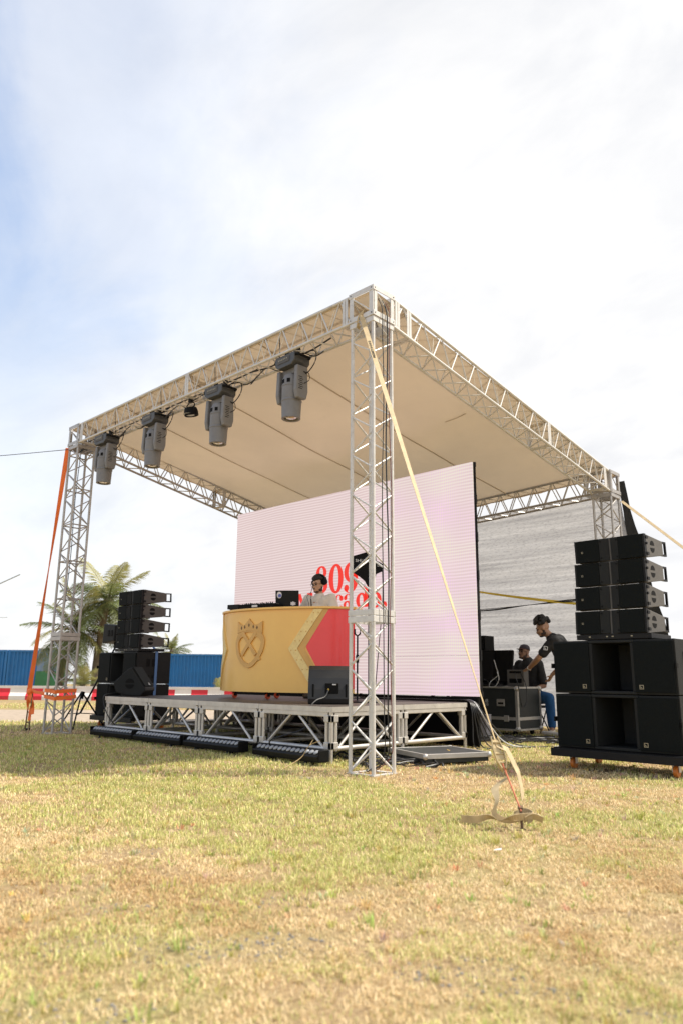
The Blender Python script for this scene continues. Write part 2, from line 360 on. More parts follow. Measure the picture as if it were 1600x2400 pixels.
# ---- coarser tufts standing out of the turf
def tufts():
    rs = random.Random(77); V = []; F = []; Cc = []
    for k in range(2200):
        d = 2.0+9.5*rs.random()**.8; l = rs.uniform(-1, 1)*(.56*d+.3); X = CAM.x+FH.x*d+RH.x*l; Y = CAM.y+FH.y*d+RH.y*l
        if SX_IN(X, Y): continue
        gn_ = float(fbm(np.array([X]), np.array([Y]), .55, 3, 4)[0]); grn = rs.random() < (.25+2.2*(gn_-.42)+.05*(d-3))
        big = rs.random() < .06; nb = rs.randint(7, 14)+(8 if big else 0); hh = rs.uniform(.022, .046)*(1.5 if big else 1); sp = rs.uniform(.012, .035)*(1.6 if big else 1)
        col = (rs.uniform(.36, .56), rs.uniform(.40, .54), .14) if grn else (rs.uniform(.5, .85), rs.uniform(.4, .68), rs.uniform(.2, .42))
        for b_ in range(nb):
            a = rs.uniform(0, 6.28); x = X+sp*math.cos(a)*rs.random(); y = Y+sp*math.sin(a)*rs.random(); h = hh*rs.uniform(.5, 1.15); ln = rs.uniform(.2, 1.1); wv = .0016+.0003*d
            dx, dy = math.cos(a), math.sin(a); m0 = (x+dx*h*.5*math.sin(ln*.5), y+dy*h*.5*math.sin(ln*.5), h*.55*math.cos(ln*.5)); t0 = (m0[0]+dx*h*.5*math.sin(ln*1.3), m0[1]+dy*h*.5*math.sin(ln*1.3), m0[2]+h*.45*math.cos(ln*1.3))
            i = len(V); V += [(x-dy*wv, y+dx*wv, 0), (x+dy*wv, y-dx*wv, 0), (m0[0]+dy*wv*.8, m0[1]-dx*wv*.8, m0[2]), (m0[0]-dy*wv*.8, m0[1]+dx*wv*.8, m0[2]), t0]; F += [(i, i+1, i+2, i+3), (i+3, i+2, i+4)]
            f = rs.uniform(.75, 1.2); Cc += [(col[0]*f, col[1]*f, col[2]*f, 1)]*5
    m = bpy.data.meshes.new('grass_tufts'); m.from_pydata(V, [], F); a_ = m.color_attributes.new('tint', 'FLOAT_COLOR', 'POINT'); a_.data.foreach_set('color', np.array(Cc, dtype=np.float32).ravel())
    o = link('grass_tufts', m, bpy.data.materials['grass_blades']); kind(o, 'stuff'); o['label'] = 'scattered taller tufts of grass and weeds in the turf'; o['category'] = 'grass'
def SX_IN(x, y): return (-5.9 < x < -.9 and .35 < y < 3.1)
tufts()
# ---- gravel: small dark stones showing through the near turf
def gravel():
    sv, sf = [], []
    m0 = MB().ell((0, 0, 0), (1, .8, .55), 6, 4)
    n = 26000; d = 1.7+RNG.random(n)**.8*3.6; l = (RNG.random(n)*2-1)*(.56*d+.3); x = CAM.x+FH.x*d+RH.x*l; y = CAM.y+FH.y*d+RH.y*l
    b = patch(x, y); keep = RNG.random(n) < np.clip((b-.54)/.2, .012, .62)
    g = MB()
    for X, Y in zip(x[keep], y[keep]):
        s = random.choice((.0022, .003, .004, .0055, .008))*random.uniform(.8, 1.2); a = random.random()*6.28; ca, sa = math.cos(a), math.sin(a)
        g.add([(X+s*(vx*ca-vy*sa), Y+s*(vx*sa+vy*ca), s*.12+vz*s) for vx, vy, vz in m0.v], m0.f)
    o = g.build('gravel', M('dark_gravel_stone', (.20, .185, .165), .9, 0, .65, 160)); kind(o, 'stuff'); o['label'] = 'small dark stones showing through the dry turf in front'; o['category'] = 'gravel'
gravel()
# ================================================================== BACKGROUND
CBLUE = M('container_blue_paint', (.014, .15, .40), .45, 0, .12, 1.2, .1, 20, dirt=(.10, .15, .2), dirt_amt=.35)
def container(px0, px1, depth, label, top=2.62):
    k = depth/1718.5*1.0; l0 = (px0-800)*k; l1 = (px1-800)*k; ln = l1-l0
    o = thing('shipping_container', label, 'container', at(depth/.9757, l0), -YAW, 'blue containers behind the barrier')
    pitch = .27; n = int(ln/pitch); pts = []
    for i in range(n):
        x = .1+i*(ln-.2)/n; s = (ln-.2)/n
        pts += [(x, .0), (x+s*.3, .0), (x+s*.5, .075), (x+s*.8, .075)]
    pts.append((ln-.1, 0))
    g = MB(); vs = []
    for x, y in pts: vs += [(x, y+.03, .15), (x, y+.03, top-.12)]
    g.add(vs, [(2*i, 2*i+2, 2*i+3, 2*i+1) for i in range(len(pts)-1)])
    g.box((ln/2, 2.40, top/2), (ln-.2, .04, top-.3)); g.build('side_panel', CBLUE, o)
    for z in (.08, top-.06):
        for y in (.05, 2.39): MB().box((ln/2, y, z), (ln, .11, .14)).build('side_rail', CBLUE, o)
    for x in (.07, ln-.07):
        for y in (.045, 2.395): MB().box((x, y, top/2), (.15, .12, top+.006)).build('corner_post', CBLUE, o)
    MB().box((ln/2, 1.22, top-.03), (ln-.1, 2.3, .05)).build('roof', CBLUE, o)
    for x in (.035, ln-.035): MB().box((x, 1.22, top/2), (.04, 2.2, top-.25)).build('end_panel', CBLUE, o)
container(-160, 17, 53, 'blue shipping container cut off by the left picture edge')
container(19, 128, 53, 'blue shipping container behind the orange strap, second from the left')
container(398, 780, 57, 'long blue shipping container between the left speakers and the gold booth', 2.55)
BRED = M('barrier_red_paint', (.62, .02, .035), .5, 0, .12, 3, .15, 30, dirt=(.4, .1, .08), dirt_amt=.4)
BWHT = M('barrier_white_paint', (.74, .70, .66), .55, 0, .08, 3, .15, 30, dirt=(.5, .44, .38), dirt_amt=.4)
for k in range(-3, 15):
    px0 = 34+38.3*k; d = 27.0; l0 = (px0-800)*d/1718.5; ln = 38.3*d/1718.5
    red = (k % 2 == 1)
    colr = 'red' if red else 'white'; nth = ['first', 'second', 'third', 'fourth', 'fifth']
    if k < -1: lab = colr+' kerb barrier block just outside the left picture edge'
    elif k <= 5: lab = nth[(k+1)//2 if red else k//2]+' '+colr+' kerb barrier block from the left picture edge'
    elif k < 10: lab = colr+' kerb barrier block hidden behind the left speaker stack'
    else: lab = nth[(k-11)//2 if red else (k-10)//2]+' '+colr+' kerb barrier block right of the left speaker stack'
    o = thing('barrier_block', lab, 'barrier', at(d/.9757, l0), -YAW, colr+' kerb barrier blocks')
    prof = [(-.16, 0), (-.16, .14), (-.07, .26), (-.055, .41), (.055, .41), (.07, .26), (.16, .14), (.16, 0)]
    MB().prism(prof, (.002, 0, 0), (0, 1, 0), (0, 0, 1), (ln-.004, 0, 0)).build('block', BRED if red else BWHT, o)
    MB().box((ln/2, 0, .458), (ln-.004, .12, .09)).build('cap', BWHT, o)
# small green shed and pale cabin seen between tower and palms
o = thing('site_hut', 'pale glazed hut with green lower panels behind the left tower', 'hut', at(46, -17.7), -YAW)
MB().box((0, 0, .55), (1.3, 1.3, 1.1)).build('lower_panel', M('hut_green', (.03, .16, .06), .5), o)
MB().box((.02, 0, 1.75), (1.26, 1.26, 1.29)).build('upper_panel', M('hut_pale_blue', (.16, .24, .36), .25), o)
MB().box((0, 0, 2.43), (1.4, 1.4, .06)).build('roof', M('hut_roof', (.3, .32, .34), .5), o)
# lamp mast just outside the left edge, its arms reach into the picture
o = thing('mast', 'thin grey mast with slanting arms at the left picture edge', 'mast', at(40, -19.9))
MG = M('mast_galvanised', (.42, .44, .45), .5, .3)
bar('pole', (0, 0, 0), (0, 0, 7.2), .05, MG, o)
e = RH
bar('arm', (0, 0, 5.1), (e.x*2.35, e.y*2.35, 6.25), .035, MG, o); bar('arm', (0, 0, 3.86), (e.x*1.9, e.y*1.9, 3.9), .015, MG, o)
# ---- palms
LEAF = M('palm_leaf', (.15, .18, .065), .5, 0, .35, 2.2, trans=.35); LEAF2 = M('palm_leaf_yellow', (.33, .31, .11), .45, 0, .3, 2.2, trans=.35)
DEADL = M('palm_leaf_dead', (.20, .14, .075), .8, 0, .3, 3); BARK = M('palm_bark', (.19, .155, .12), .9, 0, .3, 9, .8, 24)
def frond_mesh(L_, droop, seed, mat):
    rs = random.Random(seed); g = MB(); n = 16; P = []
    for i in range(n+1):
        s = i/n; P.append(Vector((L_*(s-.10*droop*s**3), 0, L_*(.10*s-droop*.62*s*s))))
    g.tube(P, .028, 5, .006)
    m_ = 46
    for i in range(m_):
        s = .10+.90*i/(m_-1); k = s*n; i0 = min(int(k), n-1); p = P[i0].lerp(P[i0+1], k-i0); tg = (P[i0+1]-P[i0]).normalized()
        ln = L_*.30*math.sin(math.pi*(.16+.80*s))**.8*rs.uniform(.85, 1.12)
        for sd_ in (-1, 1):
            sv = Vector((0, sd_, 0)); dr = (sv*.86+tg*.55+Vector((0, 0, rs.uniform(-.12, .22)))).normalized()
            a = p; b = p+dr*ln*.5+Vector((0, 0, -.04*ln)); c = b+dr*ln*.45+Vector((0, 0, -ln*rs.uniform(.22, .5)))
            wv = tg*.019*L_*.5
            g.add([a-wv*.6, a+wv*.6, b+wv, b-wv, c], [(0, 1, 2, 3), (3, 2, 4)])
    m = g.mesh('frond'); m.materials.append(mat); return m
FR = [frond_mesh(2.3, .55, 1, LEAF), frond_mesh(2.3, .85, 2, LEAF), frond_mesh(2.2, .35, 3, LEAF2), frond_mesh(2.3, 1.05, 4, LEAF2), frond_mesh(2.0, 1.2, 5, DEADL)]
def palm(d, l, h, label, size=1.0, n=26, bend=.4, seed=1, emin=-48):
    rs = random.Random(seed); o = thing('palm_tree', label, 'palm tree', at(d, l), rs.uniform(0, 6))
    P = [Vector((bend*(i/10)**2, .15*math.sin(i*.4), h*i/10)) for i in range(11)]
    MB().tube(P, .17*size, 9, .10*size).build('trunk', BARK, o, True)
    for k in range(n):
        el = 74-(74-emin)*(k/(n-1))**.85+rs.uniform(-9, 9)
        v = 2 if el > 45 else (4 if el < -36 and rs.random() < .7 else rs.choice((0, 0, 1, 3, 1)))
        f = bpy.data.objects.new('frond', FR[v]); COL.objects.link(f); f.parent = o
        f.location = P[-1]+Vector((0, 0, rs.uniform(-.1, .12))); f.rotation_euler = (rs.uniform(-.35, .35), -R(el), k*2.39996+rs.uniform(-.3, .3)); s = size*rs.uniform(.85, 1.12); f.scale = (s, s, s)
    MB().lathe([(.02, -.3*size), (.2*size, -.1*size), (.22*size, .05*size), (.06*size, .3*size)], P[-1], 10).build('crown_shaft', BARK, o, True)
palm(34.5, -11.2, 4.3, 'tall coconut palm rising behind the left line array speakers', 1.08, 27, .3, 3)
palm(34, -12.6, 2.9, 'leaning coconut palm with yellowing fronds behind the left tower', 1.05, 25, -.5, 5)
palm(66, -15.1, 3.0, 'small distant palm above the blue container right of the left speakers', .85, 20, .2, 8, -25)
palm(33, -11.35, .45, 'young palm sprouting beside the left subwoofers above the barrier', .55, 14, .05, 9, 10)
palm(31, -5.05, .12, 'low sprouting palm bush just left of the gold booth', .36, 12, .02, 12, 10)
# ================================================================== TRUSS FRAME AND ROOF
TW = 0.30; FXL = -6.97; BD = 6.2
def truss(parent, org, A, B, n, mat, rc=.020, rb=.0095, rungs=(), phase=0):
    A = [Vector(a)-org for a in A]; B = [Vector(b)-org for b in B]
    for a, b in zip(A, B): bar('chord', a, b, rc, mat, parent, 10)
    for f in range(4):
        a0, b0, a1, b1 = A[f], B[f], A[(f+1) % 4], B[(f+1) % 4]
        for i in range(n):
            e = (i+f+phase) % 2
            p = lerp(a0, b0, (i+.06)/n) if e == 0 else lerp(a1, b1, (i+.06)/n)
            q = lerp(a1, b1, (i+.94)/n) if e == 0 else lerp(a0, b0, (i+.94)/n)
            bar('brace', p, q, rb, mat, parent, 6)
        for t in rungs: bar('rung', lerp(a0, b0, t), lerp(a1, b1, t), rb*1.15, mat, parent, 6)
def collar(parent, x0, y0, z0, z1, mat, s=.30, proud=.014):
    """square ring of flat plates around a tower joint"""
    g = MB(); c = s/2; t = .012; h = z1-z0; zm = (z0+z1)/2
    for dx, dy, sx, sy in ((0, -c-proud, s+.05, t), (0, c+proud, s+.05, t), (-c-proud, 0, t, s+.026), (c+proud, 0, t, s+.026)):
        g.box((x0+dx, y0+dy, zm), (sx, sy, h))
    return g.build('joint_plate', mat, parent, bevel=.003)
def tower(name, label, x1, y0, ztop_box0, ztop_box1, mat, n1=6, n2=15, rungs=(), zj=1.52):
    """outer corner legs at x1-TW..x1, y0..y0+TW"""
    o = thing(name, label, 'truss tower', (x1-TW/2, y0+TW/2, 0)); org = Vector((x1-TW/2, y0+TW/2, 0)); r = .019
    def cs(z): return [(x1-TW, y0, z), (x1, y0, z), (x1, y0+TW, z), (x1-TW, y0+TW, z)]
    truss(o, org, cs(.012), cs(zj), n1, mat); truss(o, org, cs(zj), cs(ztop_box0), n2, mat, rungs=rungs)
    collar(o, 0, 0, zj+.004, zj+.062, mat); collar(o, 0, 0, zj-.066, zj-.004, mat)
    g = MB(); c = TW/2
    for dx, dy, sx, sy in ((0, -c, TW+.05, .05), (0, c, TW+.05, .05), (-c, 0, .05, TW-.052), (c, 0, .05, TW-.052)): g.box((dx, dy, .007), (sx, sy, .01))
    g.build('base_plate', mat, o)
    # corner block at the top: angle-iron cube
    z0, z1 = ztop_box0, ztop_box1; g = MB(); a = .058; t = .01; e = c+.024
    for sx in (-1, 1):
        for sy in (-1, 1):
            g = MB(); g.box((sx*(e-a/2), sy*e, (z0+z1)/2), (a, t, z1-z0)); g.box((sx*e, sy*(e-a/2-.006), (z0+z1)/2), (t, a-.012, z1-z0)); g.build('corner_upright', mat, o, bevel=.002)
    for z in (z0+.03, z1-.03):
        for s in (-1, 1):
            MB().box((0, s*(e+.006), z), (2*e+.02, .008, a)).build('corner_rail', mat, o, bevel=.002); MB().box((s*(e+.006), 0, z), (.008, 2*e+.002, a)).build('corner_rail', mat, o, bevel=.002)
    for s in (-1, 1):
        bar('corner_brace', (-e+.03, s*e*.97, z1-.06), (e-.03, s*e*.97, z0+.06), .008, mat, o, 6); bar('corner_brace', (s*e*.97, -e+.03, z1-.06), (s*e*.97, e-.03, z0+.06), .008, mat, o, 6)
    collar(o, 0, 0, z0-.066, z0-.004, mat, .30, .018)
    g = MB()
    for sx in (-1, 1):
        for z in (z0+.03, z1-.03):
            for k in (-1, 1):
                g.cyl((k*(e-.02), sx*(e+.009), z), (k*(e-.02), sx*(e+.015), z), .006, seg=6); g.cyl((sx*(e+.009), k*(e-.02), z), (sx*(e+.015), k*(e-.02), z), .006, seg=6)
    g.build('bolt', BLKM, o)
    return o
ZL, ZU = 4.78, 5.10; BRL, BRU = 3.92, 4.26; BLL, BLU = 3.67, 4.01
tower('truss_tower', 'white painted truss tower standing at the near corner of the stage', 0, 0, 4.76, 5.12, WHITE_TRUSS)
tower('truss_tower', 'grey truss tower at the left with an orange strap tied round it', FXL+TW, 0, 4.76, 5.12, GREY_TRUSS, 6, 14, (.0, .19, .38, .57, .76, .95))
tower('truss_tower', 'grey truss tower rising behind the right line array speakers', -.04, BD-TW, BRL-.02, BRU+.02, GREY_TRUSS, 6, 10)
tower('truss_tower', 'far rear truss tower standing behind the pink video screen', FXL+TW, BD-TW, BLL-.02, BLU+.02, GREY_TRUSS, 6, 9)
def beam(label, A, B, n, mat, plates=(.5,), phase=0):
    org = Vector(A[0]); o = thing('roof_truss', label, 'roof truss', org)
    truss(o, org, A, B, n, mat, phase=phase)
    d = (Vector(B[0])-Vector(A[0])).normalized()
    for t in plates:
        P = [lerp(a, b, t)-org for a, b in zip(A, B)]; c = sum(P, Vector())/4
        for s in (-.022, .022):
            g = MB()
            for i in range(4):
                p, q = P[i]+d*s, P[(i+1) % 4]+d*s; out = ((p+q)/2-c-d*s).normalized()*.014
                ln = (q-p); g.ribbon([p+out, q+out], d*.036, .008)
            g.build('splice_plate', mat, o)
    return o
e0 = TW+.03
beam('front roof truss carrying the four hanging moving lights',
     [(-e0, 0, ZL), (-e0, 0, ZU), (-e0, TW, ZU), (-e0, TW, ZL)], [(FXL+e0, 0, ZL), (FXL+e0, 0, ZU), (FXL+e0, TW, ZU), (FXL+e0, TW, ZL)], 38, WHITE_TRUSS, (.012, .5, .988))
beam('sloping roof truss along the right side of the stage',
     [(0, e0, ZL-.02), (0, e0, ZU-.01), (-TW, e0, ZU-.01), (-TW, e0, ZL-.02)], [(-.04, BD-e0, BRL), (-.04, BD-e0, BRU), (-.04-TW, BD-e0, BRU), (-.04-TW, BD-e0, BRL)], 30, WHITE_TRUSS, (.012, .05, .64, .97))
beam('sloping roof truss along the left side of the stage',
     [(FXL, e0, ZL-.02), (FXL, e0, ZU-.01), (FXL+TW, e0, ZU-.01), (FXL+TW, e0, ZL-.02)], [(FXL, BD-e0, BLL), (FXL, BD-e0, BLU), (FXL+TW, BD-e0, BLU), (FXL+TW, BD-e0, BLL)], 30, GREY_TRUSS, (.012, .5, .97))
beam('rear roof truss above the grey shade net',
     [(-.04-e0, BD, BRL), (-.04-e0, BD, BRU), (-.04-e0, BD-TW, BRU), (-.04-e0, BD-TW, BRL)], [(FXL+e0, BD, BLL), (FXL+e0, BD, BLU), (FXL+e0, BD-TW, BLU), (FXL+e0, BD-TW, BLL)], 36, GREY_TRUSS, (.012, .5, .988))
# ---- membrane roof, four welded strips, edges folded down over the trusses
US = [0, .28, .515, .76, 1.0]
def roof_z(u, v):   # u 0..1 from right to left, v 0..1 from front to back
    zf = 5.085; zb = (BRU-.012)*(1-u)+(BLU-.012)*u
    z = zf*(1-v)+zb*v; return z-.09*math.sin(math.pi*v)*math.sin(math.pi*u)+.055*math.sin(math.pi*v)*abs(math.sin(math.pi*np.interp(u, US, [0, 1, 2, 3, 4])))+.008*math.sin(v*21+u*5)*math.sin(math.pi*v)*math.sin(math.pi*u)
ro = thing('canopy', 'beige membrane roof stretched over the stage trusses', 'canopy', (FXL/2, BD/2, 4.6)); ro_org = Vector((FXL/2, BD/2, 4.6))
X0, X1, Y0, Y1 = -.012, FXL+.012, .012, BD-.012
us = [0, .28, .515, .76, 1.0]
def rp(u, v): return Vector((X0+(X1-X0)*u-.04*v*(1-u), Y0+(Y1-Y0)*v, roof_z(u, v)))-ro_org
for k in range(4):
    g = MB(); nu, nv = 8, 24; vs = []
    for i in range(nu+1):
        for j in range(nv+1):
            u = us[k]+(us[k+1]-us[k])*i/nu; p = rp(u, j/nv)
            p.z += .006*math.sin(j*1.9+i*.8+k)*math.sin(math.pi*i/nu); vs.append(p)
    fs = [(i*(nv+1)+j, (i+1)*(nv+1)+j, (i+1)*(nv+1)+j+1, i*(nv+1)+j+1) for i in range(nu) for j in range(nv)]
    g.add(vs, fs); g.build('membrane_strip', MEMB, ro, 'full')
for k in (1, 2, 3):
    g = MB(); g.ribbon([rp(us[k], j/24)+Vector((0, 0, -.012)) for j in range(25)], Vector((.022, 0, 0)), .006); g.build('seam', SEAM, ro)
for nm, pts in (('front', [rp(i/60, 0) for i in range(61)]), ('right', [rp(0, i/60) for i in range(61)]), ('left', [rp(1, i/60) for i in range(61)]), ('back', [rp(i/60, 1) for i in range(61)])):
    g = MB(); vs = []
    outd = {'front': (0, -1, 0), 'right': (1, 0, 0), 'left': (-1, 0, 0), 'back': (0, 1, 0)}[nm]; od = Vector(outd)
    for i, p in enumerate(pts):
        h = .022+.006*math.sin(i*1.7)+.006*math.sin(i*.6); vs += [p, p-od*.012+Vector((0, 0, -h))]
    g.add(vs, [(2*i, 2*i+2, 2*i+3, 2*i+1) for i in range(60)]); g.build('edge_flap', MEMB, ro)
RA, RB = rp(.175, .49)+ro_org+Vector((0, 0, -.012)), rp(.12, .485)+ro_org+Vector((0, 0, -.012))
g = MB(); g.ribbon(spline([RA-ro_org, lerp(RA, RB, .5)+Vector((.02, .02, .004))-ro_org, RB-ro_org], 6), Vector((.012, .012, 0)), .006); g.build('crease', SEAM, ro)
# lacing cords along the front and right trusses
CORD = M('white_lacing_cord', (.72, .68, .6), .7)
for nm, n in (('front', 22), ('right', 20)):
    for i in range(n):
        t = (i+.5+random.uniform(-.25, .25))/n
        if nm == 'front': a = rp(.06+.88*t, 0)+Vector((0, -.01, -.04)); b = a+Vector((random.uniform(-.12, .12), -.01, -.28))
        else: a = rp(0, .07+.86*t)+Vector((.0, 0, -.04)); b = a+Vector((.0, random.uniform(-.15, .15), -.28))
        bar('lacing_cord', a, b, .0035, CORD, ro, 5)
# ================================================================== STAGE PLATFORM
SX1, SX0, SY0, SY1, SH = -.955, -.955-4.88, .396, 2.98, .60
st = thing('stage_platform', 'low modular aluminium stage with dark plywood decks', 'stage', ((SX0+SX1)/2, (SY0+SY1)/2, 0)); so_ = Vector(((SX0+SX1)/2, (SY0+SY1)/2, 0))
gx = [SX0+1.22*i for i in range(5)]; gy = [SY0, SY0+1.24, SY1]
dm = {}
for i in range(4):
    for j in range(2):
        x0, x1, y0, y1 = gx[i]+.003, gx[i+1]-.003, gy[j]+.003, gy[j+1]-.003; c = Vector(((x0+x1)/2, (y0+y1)/2, SH-.02))-so_
        MB().box(c+Vector((0, 0, .004)), (x1-x0-.012, y1-y0-.012, .032)).build('deck_panel', DECK, st)
        g = MB()
        for s in (-1, 1):
            g.box(c+Vector((0, s*((y1-y0)/2-.003), -.012)), (x1-x0, .008, .058)); g.box(c+Vector((s*((x1-x0)/2-.003), 0, -.012)), (.008, y1-y0-.02, .058))
        g.build('deck_edge', ALU, st)
def frame(p, q, outer):
    p = Vector(p)-so_; q = Vector(q)-so_; d = (q-p).normalized(); ln = (q-p).length; rot = Matrix(((d.x, -d.y, 0), (d.y, d.x, 0), (0, 0, 1)))
    m = (p+q)/2
    MB().box(m+Vector((0, 0, SH-.085)), (ln-.13, .046, .052), rot).build('top_rail', ALU, st, bevel=.006)
    bar('bottom_rail', p+d*.06+Vector((0, 0, .155)), q-d*.06+Vector((0, 0, .155)), .026, ALU, st, 12)
    bar('diagonal', p+d*.16+Vector((0, 0, .175)), p+d*(ln*.5-.07)+Vector((0, 0, SH-.11)), .017, ALU, st, 8)
    bar('diagonal', q-d*.16+Vector((0, 0, .175)), p+d*(ln*.5+.07)+Vector((0, 0, SH-.11)), .017, ALU, st, 8)
for j in range(3):
    for i in range(4): frame((gx[i], gy[j]+(.03 if j == 0 else (-.03 if j == 2 else 0)), 0), (gx[i+1], gy[j]+(.03 if j == 0 else (-.03 if j == 2 else 0)), 0), j == 0)
for i in range(5):
    for j in range(2): frame((gx[i]+(.03 if i == 0 else (-.03 if i == 4 else 0)), gy[j], 0), (gx[i]+(.03 if i == 0 else (-.03 if i == 4 else 0)), gy[j+1], 0), i == 4)
for i in range(5):
    for j in range(3):
        x = gx[i]+(.03 if i == 0 else (-.03 if i == 4 else 0)); y = gy[j]+(.03 if j == 0 else (-.03 if j == 2 else 0)); c = Vector((x, y, 0))-so_
        bar('leg', c+Vector((0, 0, .0)), c+Vector((0, 0, SH-.06)), .024, ALU, st, 12)
        offs = []
        if i > 0: offs.append(Vector((-.068, 0, 0)))
        if i < 4: offs.append(Vector((.068, 0, 0)))
        if j > 0 and i in (0, 4): offs.append(Vector((0, -.068, 0)))
        if j < 2 and i in (0, 4): offs.append(Vector((0, .068, 0)))
        for f in offs:
            bar('upright', c+f+Vector((0, 0, .13)), c+f+Vector((0, 0, SH-.07)), .021, ALU, st, 10)
            for z in (.185, SH-.13): MB().box(c+f*.5+Vector((0, 0, z)), (.05+abs(f.x), .05+abs(f.y), .075)).build('clamp', ALU, st, bevel=.006)
# ================================================================== VIDEO SCREEN
SCX0, SCX1, SCY, SCZ0, SCZ1 = -6.311, -.897, 3.188, .672, 3.99
def screen_mat():
    m = bpy.data.materials.new('led_screen_image'); m.use_nodes = True; t = m.node_tree; b = t.nodes['Principled BSDF']
    g = t.nodes.new('ShaderNodeNewGeometry'); s = t.nodes.new('ShaderNodeSeparateXYZ'); L(t, g.outputs['Position'], s.inputs[0])
    X, Z = s.outputs[0], s.outputs[2]
    mp = t.nodes.new('ShaderNodeMapping'); L(t, g.outputs['Position'], mp.inputs[0]); mp.inputs['Scale'].default_value = (.55, 1, .9)
    wob = noise(t, mp.outputs[0], 1.0, 3, .5)
    def sine(v, per, wamp): return math_node(t, 'ADD', .5, math_node(t, 'MULTIPLY', .5, math_node(t, 'SINE', math_node(t, 'ADD', math_node(t, 'MULTIPLY', v, 2*math.pi/per), math_node(t, 'MULTIPLY', wob, wamp)))))
    lines = sine(Z, .046, 14.0); cols = sine(X, .034, 9.0); slow = sine(Z, .9, 12.0); slowx = sine(X, 1.1, 7.0)
    right = ramp(t, math_node(t, 'ADD', math_node(t, 'MULTIPLY', X, .18), 1.05), [(.35, 0.0), (.8, 1.0)])
    pink = mixc(t, lines, (.66, .50, .49), (.84, .70, .69))
    tint = mixc(t, cols, (.78, .50, .80), (.86, .76, .52)); tint = mixc(t, lines, tint, mixc(t, slow, (.90, .62, .80), (.84, .78, .66)))
    c = mixc(t, math_node(t, 'MULTIPLY', right, math_node(t, 'ADD', .45, math_node(t, 'MULTIPLY', slowx, .4))), pink, tint)
    oi = t.nodes.new('ShaderNodeObjectInfo'); c = mixc(t, math_node(t, 'MULTIPLY', oi.outputs['Random'], .10), c, (.62, .50, .50))
    L(t, c, b.inputs['Emission Color']); b.inputs['Emission Strength'].default_value = .62
    b.inputs['Base Color'].default_value = (.03, .03, .03, 1); b.inputs['Roughness'].default_value = .7; return m
SCRM = screen_mat(); SRED = emis('led_red_letters', (.83, .03, .018), .66)
sc = thing('video_screen', 'large pink led wall with red lettering at the back of the stage', 'led screen', ((SCX0+SCX1)/2, SCY, 0)); sco = Vector(((SCX0+SCX1)/2, SCY, 0))
nc, nr = 10, 6; pw, ph = (SCX1-SCX0)/nc, (SCZ1-SCZ0)/nr
pm = MB().box((0, .012, 0), (pw-.003, .024, ph-.003)).mesh('led_panel'); pm.materials.append(SCRM)
cm = MB().box((0, .058, 0), (pw-.002, .066, ph-.002)).mesh('panel_housing'); cm.materials.append(BLACK)
for i in range(nc):
    for j in range(nr):
        c = Vector((SCX0+pw*(i+.5), SCY, SCZ0+ph*(j+.5)))-sco
        a = bpy.data.objects.new('led_panel', pm); COL.objects.link(a); a.parent = sc; a.location = c
        b_ = bpy.data.objects.new('panel_housing', cm); COL.objects.link(b_); b_.parent = a
for j in range(nr):
    MB().box(Vector((SCX1+.012, SCY+.05, SCZ0+ph*(j+.06)))-sco, (.024, .03, .07)).build('latch', BLKM, sc); MB().box(Vector((SCX1+.012, SCY+.05, SCZ0+ph*(j+.94)))-sco, (.024, .03, .07)).build('latch', BLKM, sc)
for x in (SCX0+.6, (SCX0+SCX1)/2, SCX1-.9):
    bar('rear_post', Vector((x, SCY+.16, 0))-sco, Vector((x, SCY+.16, SCZ1-.1))-sco, .03, BLKM, sc); bar('rear_strut', Vector((x-.3, SCY+1.1, 0))-sco, Vector((x, SCY+.17, 2.2))-sco, .025, BLKM, sc)
MB().box(Vector(((SCX0+SCX1)/2, SCY+.06, SCZ0/2))-sco, (SCX1-SCX0-.1, .05, SCZ0-.02)).build('support_skirt', BLACK, sc)
def glyph(parts):
    g = MB(); y = SCY-.004
    def P(x, z): return (x-sco.x, y-sco.y, z)
    for kind_, *a in parts:
        if kind_ == 'ring':
            cx, cz, rx, rz, ix, iz = a; n = 40; vs = []
            for i in range(n):
                t = 2*math.pi*i/n; vs += [P(cx+rx*math.cos(t), cz+rz*math.sin(t)), P(cx+ix*math.cos(t), cz+iz*math.sin(t))]
            g.add(vs, [(2*i, 2*((i+1) % n), 2*((i+1) % n)+1, 2*i+1) for i in range(n)])
        elif kind_ == 'dot':
            cx, cz, rx, rz = a; n = 24; g.add([P(cx+rx*math.cos(2*math.pi*i/n), cz+rz*math.sin(2*math.pi*i/n)) for i in range(n)], [tuple(range(n))])
        elif kind_ == 'poly': g.add([P(*q) for q in a[0]], [tuple(range(len(a[0])))])
        elif kind_ == 'arc':
            cx, cz, rx, rz, a0, a1, w0, w1 = a; n = 24; vs = []
            for i in range(n+1):
                t = R(a0+(a1-a0)*i/n); wv = w0+(w1-w0)*abs(math.cos(t)); k = 1
                vs += [P(cx+rx*math.cos(t), cz+rz*math.sin(t)), P(cx+(rx-wv)*math.cos(t), cz+(rz-wv*.45)*math.sin(t))]
            g.add(vs, [(2*i, 2*i+2, 2*i+3, 2*i+1) for i in range(n)])
    g.build('letter', SRED, sc)
# 809
glyph([('ring', -3.965, 2.64, .125, .115, .045, .085), ('ring', -3.965, 2.415, .15, .13, .055, .095)])
glyph([('ring', -3.622, 2.512, .168, .248, .058, .205)])
glyph([('ring', -3.285, 2.592, .155, .165, .055, .125), ('arc', -3.285, 2.46, .155, .20, -95, 40, .02, .10), ('dot', -3.385, 2.335, .055, .055), ('arc', -3.30, 2.33, .13, .08, 180, 275, .02, .05)])
